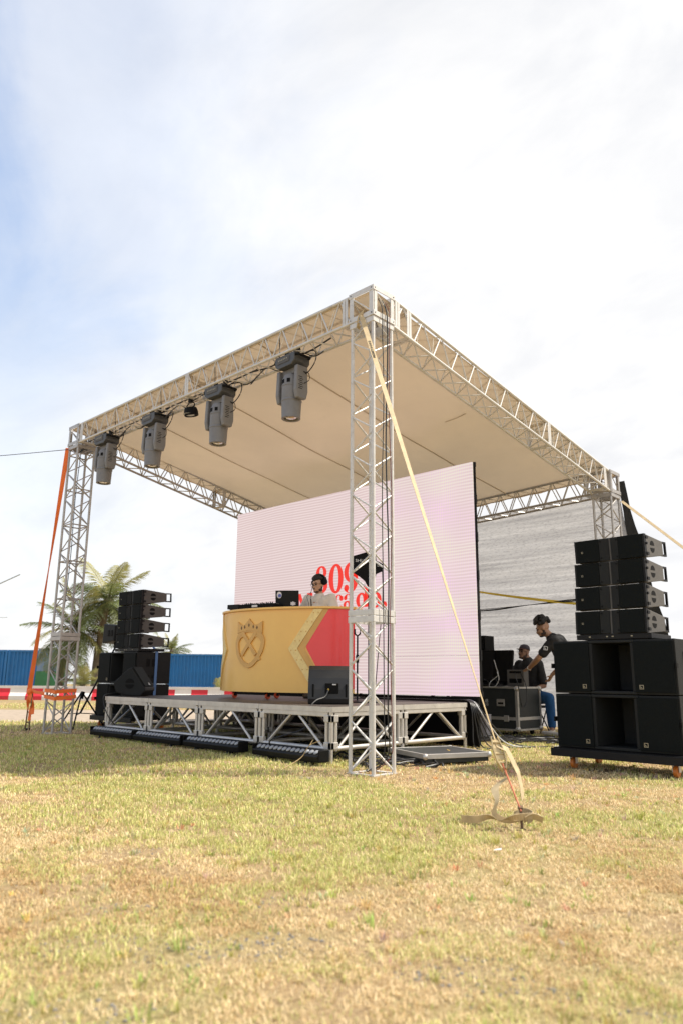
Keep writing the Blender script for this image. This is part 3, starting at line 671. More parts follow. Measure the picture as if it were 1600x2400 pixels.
# mercado.
zb, xh = 2.005, 2.235
def ser(x0, x1, z): return ('poly', [(x0, z), (x1, z), (x1, z+.022), (x0, z+.022)])
glyph([('poly', [(-4.60, 2.315), (-4.46, 2.315), (-4.38, 2.12), (-4.30, 2.315), (-4.17, 2.315), (-4.17, zb), (-4.26, zb), (-4.26, 2.22), (-4.35, zb), (-4.40, zb), (-4.50, 2.22), (-4.50, zb), (-4.56, zb), (-4.56, 2.29), (-4.60, 2.29)])])
glyph([('ring', -4.04, 2.12, .112, .12, .035, .092), ('poly', [(-4.09, 2.11), (-3.94, 2.11), (-3.94, 2.135), (-4.09, 2.135)])])
glyph([('poly', [(-3.90, xh), (-3.81, xh), (-3.81, zb), (-3.885, zb), (-3.885, xh-.025), (-3.90, xh-.025)]), ('dot', -3.755, 2.195, .036, .038), ('arc', -3.775, 2.16, .055, .075, 50, 170, .02, .03)])
glyph([('arc', -3.555, 2.12, .108, .12, 38, 322, .028, .075), ('dot', -3.495, 2.175, .040, .042)])
glyph([('arc', -3.345, 2.155, .098, .085, 0, 165, .028, .075), ('dot', -3.405, 2.175, .038, .036), ('poly', [(-3.322, 2.16), (-3.247, 2.16), (-3.247, zb+.02), (-3.215, zb), (-3.322, zb)]), ('ring', -3.365, 2.062, .088, .066, .028, .04)])
glyph([('ring', -3.055, 2.115, .118, .122, .040, .092), ('poly', [(-2.995, 2.345), (-2.905, 2.345), (-2.905, zb+.01), (-2.875, zb), (-2.985, zb), (-2.985, 2.32), (-3.02, 2.32)])])
glyph([('ring', -2.755, 2.105, .120, .125, .042, .094)]); glyph([('dot', -2.578, 2.02, .054, .050)])
# ================================================================== LOUDSPEAKERS
BADGE = M('badge_silver', (.30, .27, .20), .35, .5)
def badge(parent, c, s, ax=(1, 0, 0), ay=(0, 0, 1), n=(0, -1, 0), mat=None):
    """small square emblem: frame with a swept corner"""
    c = Vector(c); ax = Vector(ax); ay = Vector(ay); n = Vector(n); g = MB(); h = s/2; t = s*.14
    for poly in ([(-h, -h), (h, -h), (h, -h+t), (-h, -h+t)], [(-h, h-t), (h, h-t), (h, h), (-h, h)], [(-h, -h+t), (-h+t, -h+t), (-h+t, h-t), (-h, h-t)], [(h-t, -h+t), (h, -h+t), (h, h-t), (h-t, h-t)],
                 [(-h*.5, h*.5), (-h*.5, -h*.5), (h*.55, -h*.5), (h*.1, -h*.35), (-h*.2, 0)]):
        g.prism(poly, c, ax, ay, n*.002)
    return g.build('badge', mat or BADGE, parent)
def line_array_box():
    o = thing('line_array_speaker', '', 'loudspeaker'); W, H, D = .73, .25, .48; hb = .155
    prof = [(0, -H/2), (.05, -H/2), (D, -hb/2), (D, hb/2), (.05, H/2), (0, H/2)]
    MB().prism(prof, (-W/2, .045, 0), (0, 1, 0), (0, 0, 1), (W, 0, 0)).build('cabinet', SPKG, o, bevel=.006)
    for s in (-1, 1):
        MB().prism([(s*.108, 0), (s*W/2, 0), (s*W/2, .046), (s*.108, .046)], (0, 0, -H/2+.006), (1, 0, 0), (0, 1, 0), (0, 0, H-.012)).build('grille', GRILLE, o, bevel=.003)
        MB().prism([(s*.104, .004), (s*.012, .034), (s*.012, .046), (s*.104, .046)], (0, 0, -H/2+.008), (1, 0, 0), (0, 1, 0), (0, 0, H-.016)).build('waveguide_strip', SPKM, o)
        g = MB()
        for z in (-.09, .09): g.cyl((s*.088, .002, z), (s*.088, .016, z), .009, seg=8)
        g.build('screw', BLACK, o)
        # front rigging post and rear rigging frame
        g = MB(); g.box((s*(W/2+.012), .03, 0), (.022, .045, H-.01)); g.box((s*(W/2+.016), .065, .085), (.03, .05, .03)); g.box((s*(W/2+.016), .065, -.085), (.03, .05, .03)); g.cyl((s*(W/2+.0), .05, .02), (s*(W/2+.035), .05, .02), .014, seg=10)
        g.build('front_rigging', BLKM, o)
        g = MB(); y0 = D+.045; x = s*(W/2-.02)
        for z in (-.07, .07): g.box((x, y0+.05, z), (.022, .11, .02))
        g.box((x, y0+.105, 0), (.022, .02, .16)); g.box((x, y0-.005, 0), (.024, .03, .15)); g.build('rear_rigging', BLKM, o)
        for k in (-1, 1):
            n = 12; a = [(.055*math.cos(math.pi*i/n), .014*k+.05*k*math.sin(math.pi*i/n)) for i in range(n+1)]
            MB().prism(a, (s*(W/2-.006), .25, 0), (0, 1, 0), (0, 0, 1), (s*.0075, 0, 0)).build('handle_hole_shade', BLACK, o)  # raised black half discs paint in the shade of the hand holes
    badge(o, (-.30, -.001, -.01), .02); return o
LA = line_array_box()
def subwoofer():
    o = thing('subwoofer', '', 'subwoofer'); W, H, D = 1.30, .55, .70; g = MB()
    wl = .40
    g.box((-W/2+wl/2, .02+(D-.02)/2, H/2), (wl, D-.02, H-.004)); g.box((W/2-wl/2, .02+(D-.02)/2, H/2), (wl, D-.02, H-.004))
    g.box((0, .02+(D-.02)/2, H-.016), (W-2*wl-.002, D-.02, .03)); g.box((0, .02+(D-.02)/2, .016), (W-2*wl-.002, D-.02, .03)); g.box((0, D-.11, H/2), (W-2*wl-.002, .2, H-.064))
    g.build('cabinet', SPKM, o, bevel=.006)
    for s in (-1, 1):
        MB().box((s*(W/2-.215), .012, H/2), (.395, .022, H-.045)).build('grille', GRILLE, o, bevel=.003)
        MB().prism([(s*.248, .018), (s*.205, .018), (s*.12, .48), (s*.248, .48)], (0, 0, .034), (1, 0, 0), (0, 1, 0), (0, 0, H-.068)).build('port_wall', SPKM, o)
        badge(o, (s*.30, 0, .075), .042)
        g = MB()
        for dy in (-.055, .055): g.box((s*(W/2+.0005), .30+dy, .36), (.006, .07, .13))
        for dy in (-.055, .055): g.box((s*(W/2+.0005), .30+dy, .12), (.006, .07, .05))
        g.build('handle_hole_shade', BLACK, o)  # proud black boxes, coloured as the shade inside the grip openings
        MB().box((s*(W/2+.006), .004, H*.52), (.014, .05, .05)).build('side_lock', BLACK, o)
    return o
SB = subwoofer()
ORW = M('orange_caster_wheel', (.55, .16, .02), .45)
def dolly():
    o = thing('speaker_dolly', '', 'dolly'); MB().box((0, .35, .185), (1.36, .78, .055)).build('platform', BLACK, o, bevel=.004)
    MB().box((0, -.045, .165), (1.40, .03, .08)).build('front_lip', BLKM, o, bevel=.004)
    for x in (-.5, .55):
        for y in (.06, .64):
            MB().lathe([(.012, -.02), (.055, -.018), (.058, 0), (.055, .018), (.012, .02)], (x, y, .058), 16, Matrix.Rotation(R(90), 3, 'Y')).build('wheel', ORW, o, True)
            g = MB(); g.box((x, y, .145), (.09, .09, .02)); g.box((x-.032, y, .1), (.006, .05, .09)); g.box((x+.032, y, .1), (.006, .05, .09)); g.build('caster_fork', ALU, o)
    return o
DOL = dolly()
def bumper():
    o = thing('array_base_frame', '', 'rigging frame'); g = MB(); g.box((0, .02, .028), (.80, .05, .052)); g.box((0, .5, .028), (.80, .04, .045)); g.box((-.38, .26, .028), (.04, .44, .045)); g.box((.38, .26, .028), (.04, .44, .045)); g.build('frame', BLKM, o, bevel=.003)
    g = MB()
    for x in (-.25, -.06, .0, .2): g.box((x, -.007, .03), (.02, .006, .012))
    g.build('frame_slot', BADGE, o); return o
BMP = bumper()
def place(src, loc, rz, label, group, first, rx=0.0):
    o = src if first else copy_tree(src); o.location = loc; o.rotation_euler = (rx, 0, rz); o['label'] = label
    if group: o['group'] = group
    return o
# right stack
RX, RY = .85+.65, 2.0
place(DOL, (RX, RY, 0), 0, 'black wheeled dolly under the right subwoofers', 'speaker dollies', True)
place(SB, (RX, RY, .215), 0, 'lower subwoofer of the right stack, resting on the dolly', 'subwoofers', True)
place(SB, (RX, RY, .77), 0, 'upper subwoofer of the right stack, under the line array', 'subwoofers', False)
place(BMP, (RX+.03, RY+.03, 1.325), 0, 'black base frame under the right line array', 'array base frames', True)
names = ['bottom', 'second from bottom', 'third from bottom', 'top']
z = 1.325+.056+.127
for k in range(4):
    place(LA, (RX+.03+.014*(1.5-k)*-1, RY+.02+.012*k*0, z+k*.2555), R(-1.5), names[k]+' line array speaker in the right stack', 'line array speakers', k == 0, rx=R(-1.5*(k-1)*-1))
# left stack
LX, LY = -6.66-.65, 1.38
place(DOL, (LX, LY, 0), 0, 'black wheeled dolly under the left subwoofers beside the stage', 'speaker dollies', False)
place(SB, (LX, LY, .215), 0, 'lower subwoofer of the left stack, partly behind the stage', 'subwoofers', False)
place(SB, (LX, LY, .77), 0, 'upper subwoofer of the left stack, behind the wedge monitor', 'subwoofers', False)
place(BMP, (LX-.01+.28, LY+.03, 1.325), 0, 'black base frame under the left line array', 'array base frames', False)
for k in range(4): place(LA, (LX+.27, LY+.02, z+k*.2555), 0, names[k]+' line array speaker in the left stack', 'line array speakers', False, rx=R(1.2*(k-1)))
BSTR = M('blue_ratchet_strap', (.10, .2, .42), .7)
g = MB(); xs = LX+.652+.006; g.ribbon([(LX+.62, LY+.30, 1.45), (xs, LY+.40, 1.328), (xs+.004, LY+.40, 1.2), (xs+.004, LY+.40, .25)], [(0, .05, 0)]*4, .004)
tag(g.build('ratchet_strap', BSTR), 'blue strap hanging down the side of the left subwoofers', 'strap')
# pole speaker with tripod
o = thing('pole_speaker', 'small grey loudspeaker on a pole behind the left subwoofers', 'loudspeaker', (-8.28, 1.72, 1.70), R(2))
MB().prism([(-.22, -.19), (.20, -.15), (.22, .15), (-.20, .19)], (0, 0, 0), (1, 0, 0), (0, 0, 1), (0, .28, 0)).build('cabinet', SPKM, o, bevel=.02)
for x in (.0, .11): MB().box((x, -.003, .0), (.065, .012, .12)).build('handle_hole_shade', BLACK, o, bevel=.008)  # black plates on the face stand for shaded grip hollows
MB().cyl((.04, .14, -.27), (.04, .14, -.15), .03, seg=10).build('pole_socket', BLACK, o)
o = thing('speaker_stand', 'black tripod stand with splayed legs left of the stage', 'speaker stand', (-7.85, 1.05, 0))
bar('pole', (0, .0, .25), (-.36, .80, 1.45), .018, BLKM, o); MB().cyl((0, 0, .5), (0, .03, .62), .03).build('collar', BLACK, o)
for a in (200, 320, 80): bar('leg', (0, 0, .62), (.45*math.cos(R(a)), .45*math.sin(R(a)), .0), .014, BLKM, o); bar('brace', (0, 0, .25), (.28*math.cos(R(a)), .28*math.sin(R(a)), .23), .009, BLKM, o, 6)
# wedge monitors
wl = thing('wedge_monitor', 'black wedge monitor lying at the left front of the stage', 'stage monitor', (-5.42, .72, SH))
ax = Vector((.80, .60, 0)); ex = Vector((-.60, .80, 0))*.40; up_ = Vector((0, 0, 1))
prof = [(-.36, .05), (-.415, .17), (-.40, .215), (-.185, .415), (-.13, .43), (.10, .12), (.105, .085), (.03, .0), (-.06, 0), (-.20, .012)]
MB().prism(prof, (0, 0, .004), ax, up_, ex).build('cabinet', SPKM, wl, bevel=.012)
gp = [(-.115, .425), (.098, .135)]
nrmv = ax*.29+up_*.213; nrmv.normalize()
MB().prism([(0, .015), (.36, .015), (.36, .385), (0, .385)], ax*(-.127)+up_*.440, (ax*.213-up_*.29).normalized(), ex.normalized(), nrmv*.01).build('grille', GRILLE, wl, bevel=.003)
for k in (-1, 1):
    a = [(.072*math.cos(math.pi*i/12), .012*k+.065*k*math.sin(math.pi*i/12)) for i in range(13)]
    MB().prism(a, ax*(-.15)+up_*.19+ex.normalized()*.004, ax, up_, ex.normalized()*-.006).build('handle_hole_shade', BLACK, wl)  # flat black half discs painted as the shade in the round handle
badge(wl, ax*.075+up_*.18+nrmv*.012+ex.normalized()*.2, .04, ex.normalized(), (ax*-.213+up_*.29).normalized(), nrmv, M('badge_white', (.8, .8, .8), .4))
w2 = thing('wedge_monitor', 'black wedge monitor with its back to the viewer at the near stage corner', 'stage monitor', (-1.45, .86, SH), R(43.9))
prof = [(0, .0), (-.015, .06), (0, .17), (.05, .30), (.12, .40), (.19, .445), (.23, .44), (.43, .06), (.40, 0)]
MB().prism(prof, (-.25, 0, .004), (0, 1, 0), (0, 0, 1), (.5, 0, 0)).build('cabinet', M('speaker_satin_black', (.012, .012, .012), .36, 0, .1, 6, .2, 260), w2, 'full' if False else False, bevel=.01)
MB().box((.03, -.001, .185), (.16, .05, .12)).build('connector_recess', BLACK, w2, bevel=.004)
MB().box((.06, -.027, .23), (.045, .003, .012)).build('label_plate', M('label_white', (.7, .7, .7), .5), w2)
MB().cyl((-.01, -.06, .165), (-.01, -.02, .175), .012, seg=10).build('plug', M('brass_plug', (.6, .42, .1), .3, .7), w2)
for x in (-.19, .2): MB().box((x, .01, .16), (.022, .06, .15)).build('side_slot', BLACK, w2, bevel=.004)
c, s = math.cos(R(43.9)), math.sin(R(43.9))
def w2w(x, y, z): return (-1.45+c*x-s*y, .86+s*x+c*y, SH+z)
g = MB(); g.tube(spline([w2w(-.01, -.06, .165), w2w(-.05, -.12, .09), w2w(-.15, -.2, .05), w2w(-.22, -.30, -.04), w2w(-.27, -.335, -.25), (-1.75, .25, .22), (-1.8, .28, .12)], 8), .009)
tag(g.build('speaker_cable', RUB, None, True), 'black cable running from the near wedge monitor down over the stage edge', 'cable')
g = MB(); g.tube(spline([(-5.72, .85, .75), (-5.80, .70, .66), (-5.83, .40, .62), (-5.80, .36, .5), (-5.62, .36, .3), (-5.5, .5, .1)], 8), .008)
tag(g.build('speaker_cable', RUB, None, True), 'black cable hanging from the left wedge monitor over the stage edge', 'cable')
# ================================================================== LED BARS
LENSM = M('led_lens', (.30, .31, .33), .12, 0, .2, 40)
def led_bar():
    o = thing('led_bar', '', 'led bar'); ln = 1.13
    MB().prism([(-.075, .035), (-.095, .095), (.005, .168), (.05, .155), (.05, .035)], (-ln/2, 0, 0), (0, 1, 0), (0, 0, 1), (ln, 0, 0)).build('housing', BLKM, o, bevel=.006)
    tilt = math.atan2(.03, .095); d1 = Vector((0, .10, .073)).normalized(); nn = Vector((0, -d1.z, d1.y))
    n = 14; lm = MB().lathe([(.030, 0), (.034, .004), (.026, .012), (.01, .016)], (0, 0, 0), 12, Matrix(((1, 0, 0), (0, d1.y, nn.y), (0, d1.z, nn.z)))).mesh('lens'); lm.materials.append(LENSM); lm.shade_smooth()
    for i in range(n):
        l = bpy.data.objects.new('lens', lm); COL.objects.link(l); l.parent = o; l.location = (-ln/2+.07+(ln-.14)*i/(n-1), -.045, .1325)
    for s in (-1, 1): MB().box((s*(ln/2+.008), -.01, .10), (.014, .15, .12)).build('end_cap', BLACK, o, bevel=.006)
    for x in (-.33, .33): MB().prism([(-.07, 0), (.06, 0), (.05, .05), (-.05, .05)], (x-.02, 0, 0), (0, 1, 0), (0, 0, 1), (.04, 0, 0)).build('foot', BLKM, o)
    return o
LB = led_bar()
for i, (x, y, rz, lab) in enumerate([(-5.29, .30, 1, 'black led bar at the far left foot of the stage front'), (-4.09, .30, 0, 'second black led bar from the left along the stage front'), (-2.87, .295, -.6, 'third black led bar from the left along the stage front'), (-1.47, .27, -3, 'nearest black led bar, lying by the stage corner')]):
    place(LB, (x, y, 0), R(rz), lab, 'led bars along the stage front', i == 0)
# ================================================================== MOVING LIGHTS
LNSG = M('lamp_front_glass', (.75, .72, .68), .05, .6, .1, 20)
def moving_head():
    o = thing('moving_light', '', 'moving light')      # origin at the clamps, hangs down
    g = MB(); g.prism([(-.18, -.02), (.18, -.02), (.18, -.13), (.12, -.175), (-.12, -.175), (-.18, -.13)], (0, -.125, 0), (1, 0, 0), (0, 0, 1), (0, .25, 0)); g.build('base_box', MHD, o, bevel=.008)
    MB().box((-.02, -.128, -.082), (.22, .008, .075)).build('control_panel', SPKG, o); 
    g = MB()
    for i in range(6): g.box((-.10+.03*i, -.133, -.075), (.016, .004, .02))
    g.build('button', BADGE, o)
    for s in (-1, 1):
        g = MB(); g.tube([(s*.185, -.11, -.06), (s*.225, -.09, -.065), (s*.225, .09, -.065), (s*.185, .11, -.06)], .016, 8); g.build('carry_handle', BLACK, o, True)
        MB().prism([(-.085, -.18), (.085, -.18), (.095, -.5), (.07, -.60), (-.07, -.60), (-.095, -.5)], (s*.135, 0, 0), (0, 1, 0), (0, 0, 1), (s*.06, 0, 0)).build('yoke_arm', MHG, o, bevel=.014)
        g = MB()
        for i in range(7): g.box((s*.1955, -.03+.012*(i % 2), -.33-.025*i), (.004, .06, .007))
        g.build('vent_slot', BLACK, o)
        MB().box((s*.10, 0, .03), (.05, .035, .09)).build('clamp', BLKM, o, bevel=.004)
        g = MB(); g.tube([(s*.10, math.cos(t)*.034, .07+math.sin(t)*.034) for t in [2*math.pi*i/12 for i in range(13)]], .011, 6); g.build('clamp_hook', BLKM, o)
    MB().box((0, .015, -.21), (.36, .11, .075)).build('yoke_bridge', MHG, o, bevel=.01)
    hd = MB().lathe([(.05, -.255), (.095, -.265), (.118, -.32), (.120, -.40), (.126, -.402), (.126, -.412), (.121, -.414), (.121, -.555), (.118, -.575)], (0, 0, 0), 28).build('head', MHG, o, True)
    g = MB()
    for a in (-120, -60, -100): 
        for i in range(6):
            t = R(a)+(i-2.5)*.06; g.box((.1195*math.cos(t), .1195*math.sin(t), -.355), (.006, .006, .05), Matrix.Rotation(t, 3, 'Z'))
    g.build('vent_slot', BLACK, hd)
    MB().lathe([(.1225, -.576), (.127, -.582), (.127, -.60), (.122, -.605), (.114, -.80), (.116, -.812), (.112, -.815), (.088, -.812), (.086, -.775)], (0, 0, 0), 28).build('lens_barrel', MHG, o, True)
    MB().ell((0, 0, -.782), (.083, .083, .03), 20, 8).build('front_lens', LNSG, o, True)
    g = MB(); g.tube(spline([(-.1, .06, .02), (.1, .1, .05), (.28, .12, .02), (.33, .08, -.14), (.24, .05, -.26), (.19, .02, -.25)], 7), .007); g.build('power_lead', RUB, o, True)
    g = MB(); g.tube(spline([(.19, .05, -.27), (.25, .05, -.28), (.26, .05, -.37), (.19, .03, -.40)], 6), .005); g.build('data_lead', RUB, o, True)
    return o
MH = moving_head()
for i, (x, lab) in enumerate([(-1.42, 'grey moving light nearest the near tower, largest of four'), (-2.87, 'second grey moving light from the near tower'), (-4.48, 'third grey moving light from the near tower, right of the leftmost'), (-5.92, 'grey moving light hanging nearest the left tower')]):
    place(MH, (x, .15-.03, 4.765), R((-2, 3, -1, 2)[i]), lab, 'moving lights under the front truss', i == 0)
o = thing('spotlight', 'small black spotlight between the second and third moving lights', 'spotlight', (-3.56, .12, 4.75))
MB().box((0, 0, .0), (.06, .05, .06)).build('clamp', BLKM, o); g = MB(); g.tube([(-.09, 0, -.16), (-.09, 0, -.06), (-.03, 0, -.02), (.03, 0, -.02), (.09, 0, -.06), (.09, 0, -.16)], .009, 6); g.build('yoke', BLKM, o)
MB().lathe([(.05, .0), (.085, -.01), (.10, -.06), (.10, -.12), (.092, -.125), (.088, -.11)], (0, 0, -.10), 20, Matrix.Rotation(R(12), 3, 'X')).build('housing', BLACK, o, True)
MB().ell((0, -.02, -.212), (.08, .08, .01), 16, 6).build('lens', LENSM, o, True)
# cabling along the front truss
for i in range(9):
    a = -1.0-5.3*i/8; g = MB(); k = random.uniform(.05, .16)
    p = [(a, .3, ZL+.02), (a-.15, .25, ZL-.05), (a-.35, .2, ZL+.03), (a-.55, .12, ZL-k), (a-.62, .28, ZL+.03)]
    g.tube(spline(p, 6), .007)
    if i % 2: g.tube(spline([(a+.1, .02, ZU), (a+.08, .05, ZL+.12), (a+.02, .1, ZL), (a-.05, .15, ZL-.06)], 6), .006)
    g.tube(spline([(a+.2, .16, ZL+.04), (a-.2, .17, ZL+.02+random.uniform(-.03, .03)), (a-.62, .16, ZL+.04)], 5), .01)
    o = tag(g.build('light_cable', RUB, None, True), ['first', 'second', 'third', 'fourth', 'fifth', 'sixth', 'seventh', 'eighth', 'ninth'][i]+' black cable loop on the front roof truss, counted from the near tower', 'cable', 'cables looped on the front truss')
# ================================================================== DJ BOOTH
BC = Vector((-3.37, 2.07)); BA, BB, BR = 1.23, .72, R(14)
BT = np.linspace(math.pi*.90, math.pi*1.885, 1600)
_ex, _ey = BA*np.cos(BT), BB*np.sin(BT)
BPX = BC.x+_ex*math.cos(BR)-_ey*math.sin(BR); BPY = BC.y+_ex*math.sin(BR)+_ey*math.cos(BR)
BS = np.r_[0, np.cumsum(np.hypot(np.diff(BPX), np.diff(BPY)))]
BS = BS-np.interp(math.pi*.95, BT, BS)      # s = 0 where the measured arc began
def surf(s, z, off=0.0):
    t = float(np.interp(s, BS, BT)); x = float(np.interp(s, BS, BPX)); y = float(np.interp(s, BS, BPY))
    nx, ny = math.cos(t)/BA, math.sin(t)/BB; l = math.hypot(nx, ny); nx, ny = nx/l, ny/l
    return Vector((x+off*(nx*math.cos(BR)-ny*math.sin(BR)), y+off*(nx*math.sin(BR)+ny*math.cos(BR)), z))
SMIN, SMAX = float(BS[0]), float(BS[-1]); BZ0, BZ1 = .70, 1.845
bo_ = Vector((BC.x, BC.y, SH)); bo = thing('dj_booth', 'curved gold and red dj booth with a raised crown emblem', 'dj booth', bo_)
n = 90; ss = [SMIN+(SMAX-SMIN)*i/n for i in range(n+1)]
g = MB(); vs = []
for s in ss:
    for off, z in ((0, BZ0), (0, BZ1), (-.03, BZ1), (-.03, BZ0)): vs.append(surf(s, z, off)-bo_)
g.add(vs, [(4*i+k, 4*i+4+k, 4*i+4+(k+1) % 4, 4*i+(k+1) % 4) for i in range(n) for k in range(4)]+[(0, 1, 2, 3), (4*n+3, 4*n+2, 4*n+1, 4*n)])
g.build('front_panel', GOLD, bo, True)
g = MB(); outer = [surf(s, BZ1+.002, .035)-bo_ for s in ss]; t_ = .032
back = [surf(ss[-1], BZ1+.002, .03)-bo_+Vector((-.1, .25, 0)), surf(ss[0], BZ1+.002, .03)-bo_+Vector((.1, .25, 0))]
pl = outer+back; m_ = len(pl); g.add([p for p in pl]+[p+Vector((0, 0, t_)) for p in pl], [tuple(range(m_)), tuple(range(2*m_-1, m_-1, -1))]+[(i, (i+1) % m_, m_+(i+1) % m_, m_+i) for i in range(m_)])
g.build('counter_top', GOLD, bo, False, .006)
def cols(name, mat, cs, off0, off1, parent=bo):
    """solid patch on the curved front: cs = list of (s, zlo, zhi)"""
    g = MB(); vs = []
    for s, z0, z1 in cs:
        z1 = max(z1, z0+1e-4); vs += [surf(s, z0, off1)-bo_, surf(s, z1, off1)-bo_, surf(s, z1, off0)-bo_, surf(s, z0, off0)-bo_]
    k = len(cs); g.add(vs, [(4*i+j, 4*i+4+j, 4*i+4+(j+1) % 4, 4*i+(j+1) % 4) for i in range(k-1) for j in range(4)]+[(0, 1, 2, 3), (4*k-1, 4*k-2, 4*k-3, 4*k-4)])
    return g.build(name, mat, parent)
def strip(name, mat, pts, wd, off0, off1, closed=False, parent=bo, sub=6):
    """raised moulding following a drawn line on the curved front; pts = (s, z)"""
    P = [];  pts = list(pts)+([pts[0]] if closed else [])
    for i in range(len(pts)-1):
        for k in range(sub): P.append((pts[i][0]+(pts[i+1][0]-pts[i][0])*k/sub, pts[i][1]+(pts[i+1][1]-pts[i][1])*k/sub))
    P.append(pts[-1]); n = len(P); g = MB(); vs = []
    for i in range(n):
        a = P[i-1] if i > 0 else (P[-2] if closed else P[0]); b = P[i+1] if i < n-1 else (P[1] if closed else P[-1])
        dx, dz = b[0]-a[0], b[1]-a[1]; l = math.hypot(dx, dz) or 1; nx, nz = -dz/l*wd/2, dx/l*wd/2
        s, z = P[i]
        for o_, sg in ((off0, -1), (off1, -1), (off1, 1), (off0, 1)): vs.append(surf(s+sg*nx, z+sg*nz, o_)-bo_)
    g.add(vs, [(4*i+j, 4*i+4+j, 4*i+4+(j+1) % 4, 4*i+(j+1) % 4) for i in range(n-1) for j in range(4)]+[(0, 1, 2, 3), (4*n-1, 4*n-2, 4*n-3, 4*n-4)])
    return g.build(name, mat, parent)
zt, zb_, zm = BZ1-.003, BZ0+.004, 1.295
def chev_s(z, v, top):   # chevron edge: vertex v at zm, reaching `top` at zt, mirrored below
    return v+(top-v)*abs(z-zm)/(zt-zm)
SV = 2.02
def chevron(name, mat, v0, t0, v1, t1, off0, off1, flip=None):
    zs = [zb_+(zt-zb_)*i/40 for i in range(41)]; g = MB(); vs = []
    for z in zs:
        a, b = chev_s(z, v0, t0), chev_s(z, v1, t1)
        if flip is not None: a, b = flip-a, flip-b
        for s, o_ in ((a, off0), (a, off1), (b, off1), (b, off0)): vs.append(surf(min(max(s, SMIN), SMAX), z, o_)-bo_)
    g.add(vs, [(4*i+j, 4*i+4+j, 4*i+4+(j+1) % 4, 4*i+(j+1) % 4) for i in range(40) for j in range(4)]+[(0, 1, 2, 3), (163, 162, 161, 160)])
    return g.build(name, mat, bo)
chevron('chevron_band', GOLDB, SV, 2.38, SV+.13, 2.505, .001, .022); chevron('chevron_border', GOLD2, SV+.132, 2.507, SV+.235, 2.585, .001, .010)
FL = 2*1.40; chevron('chevron_band', GOLDB, SV, 2.38, SV+.13, 2.505, .001, .022, FL); chevron('chevron_border', GOLD2, SV+.132, 2.507, SV+.235, 2.585, .001, .010, FL)
def red_zone():
    cs = []; v, tp = SV+.26, 2.59
    for i in range(60):
        s = v+(SMAX-.004-v)*i/59; k = (s-v)/(tp-v); k = max(k, 0); h = (zt-zm)*min(1.0, (k*k+.10*k)/(k+.09) if k < 1.4 else 1.0)+.02
        cs.append((s, max(zb_, zm+.03-h), min(zt, zm+.03+h)))
    cols('red_panel', REDP, cs, .0005, .006)
red_zone()
g = MB()
for sg, v0, t0 in ((1, SV+.03, 2.41), (1, SV+.10, 2.475)):
    for i in range(9):
        z = zb_+.05+(zt-zb_-.1)*i/8; s = chev_s(z, v0, t0); g.ell(surf(s, z, .022)-bo_, (.009, .009, .009), 8, 6)
g.build('stud', GOLD2, bo)
# crown emblem
EC, EW = 1.345, .58
def E(u, v): return (EC+u*EW, 1.385+v*.68)     # u -.5...5 v -.5...5
shield = [E(u*.90, (v+.1)*.92-.1) for u, v in ((-.28, .27), (-.37, .22), (-.46, .13), (-.5, .02), (-.49, -.10), (-.45, -.22), (-.38, -.32), (-.27, -.41), (-.14, -.475), (0, -.51), (.14, -.465), (.26, -.38), (.36, -.28), (.44, -.17), (.485, -.06), (.5, .03), (.47, .12), (.40, .20), (.29, .26), (.15, .30), (0, .31), (-.15, .30))]
strip('emblem_shield', GOLD2, shield, .062, .001, .020, True, sub=3)
strip('emblem_bar', GOLD2, [E(-.23, .22), E(.23, -.25)], .055, .001, .0215); strip('emblem_bar', GOLD2, [E(.23, .22), E(-.25, -.25)], .055, .001, .0225)
for sg in (-1, 1):
    strip('emblem_arc', GOLD2, [E(sg*x, y) for x, y in ((.04, .01), (.12, .10), (.20, .15), (.28, .15), (.36, .10), (.42, .02))], .034, .001, .0185, sub=4)
cs = []
for i in range(49):
    u = -.38+.76*i/48; k = abs(u)/.38; base = .20+.06*(1-k*k); saw = [0, .12, .255, .38]
    top = float(np.interp(abs(u), [0, .03, .14, .21, .30, .38], [.51, .47, .38, .375, .40, .45])); cs.append((E(u*(1+.12*1), 0)[0], E(0, base)[1], E(0, top)[1]))
cr = cols('emblem_crown', GOLD2, cs, .001, .025)
for u, v in ((-.27, .315), (-.15, .335), (0, .37), (.15, .335), (.27, .315)):
    s, z = E(u, v); cols('crown_jewel', M('emblem_recess', (.17, .09, .03), .6), [(s-.016, z-.002, z+.002), (s, z-.03, z+.03), (s+.016, z-.002, z+.002)], .025, .0265, cr)
s, z = E(.40, -.33); strip('emblem_tip', GOLD2, [E(.28, -.33), E(.37, -.31)], .055, .001, .019)
OW = M('red_orange_caster', (.60, .09, .03), .4)
for s, off in ((.80, -.13), (1.62, -.12), (1.30, -.62), (2.35, -.12), (3.05, -.15)):
    p = surf(s, 0, off)-bo_; x, y = p.x, p.y
    g = MB(); g.box((x, y, .098), (.09, .09, .01)); g.box((x-.024, y, .07), (.006, .045, .06)); g.box((x+.024, y, .07), (.006, .045, .06)); cf = g.build('caster_fork', BLACK, bo)
    MB().lathe([(.006, -.016), (.04, -.015), (.043, 0), (.04, .015), (.006, .016)], (x, y, .043), 16, Matrix.Rotation(R(90), 3, 'Y')).build('caster_wheel', OW, bo, True)
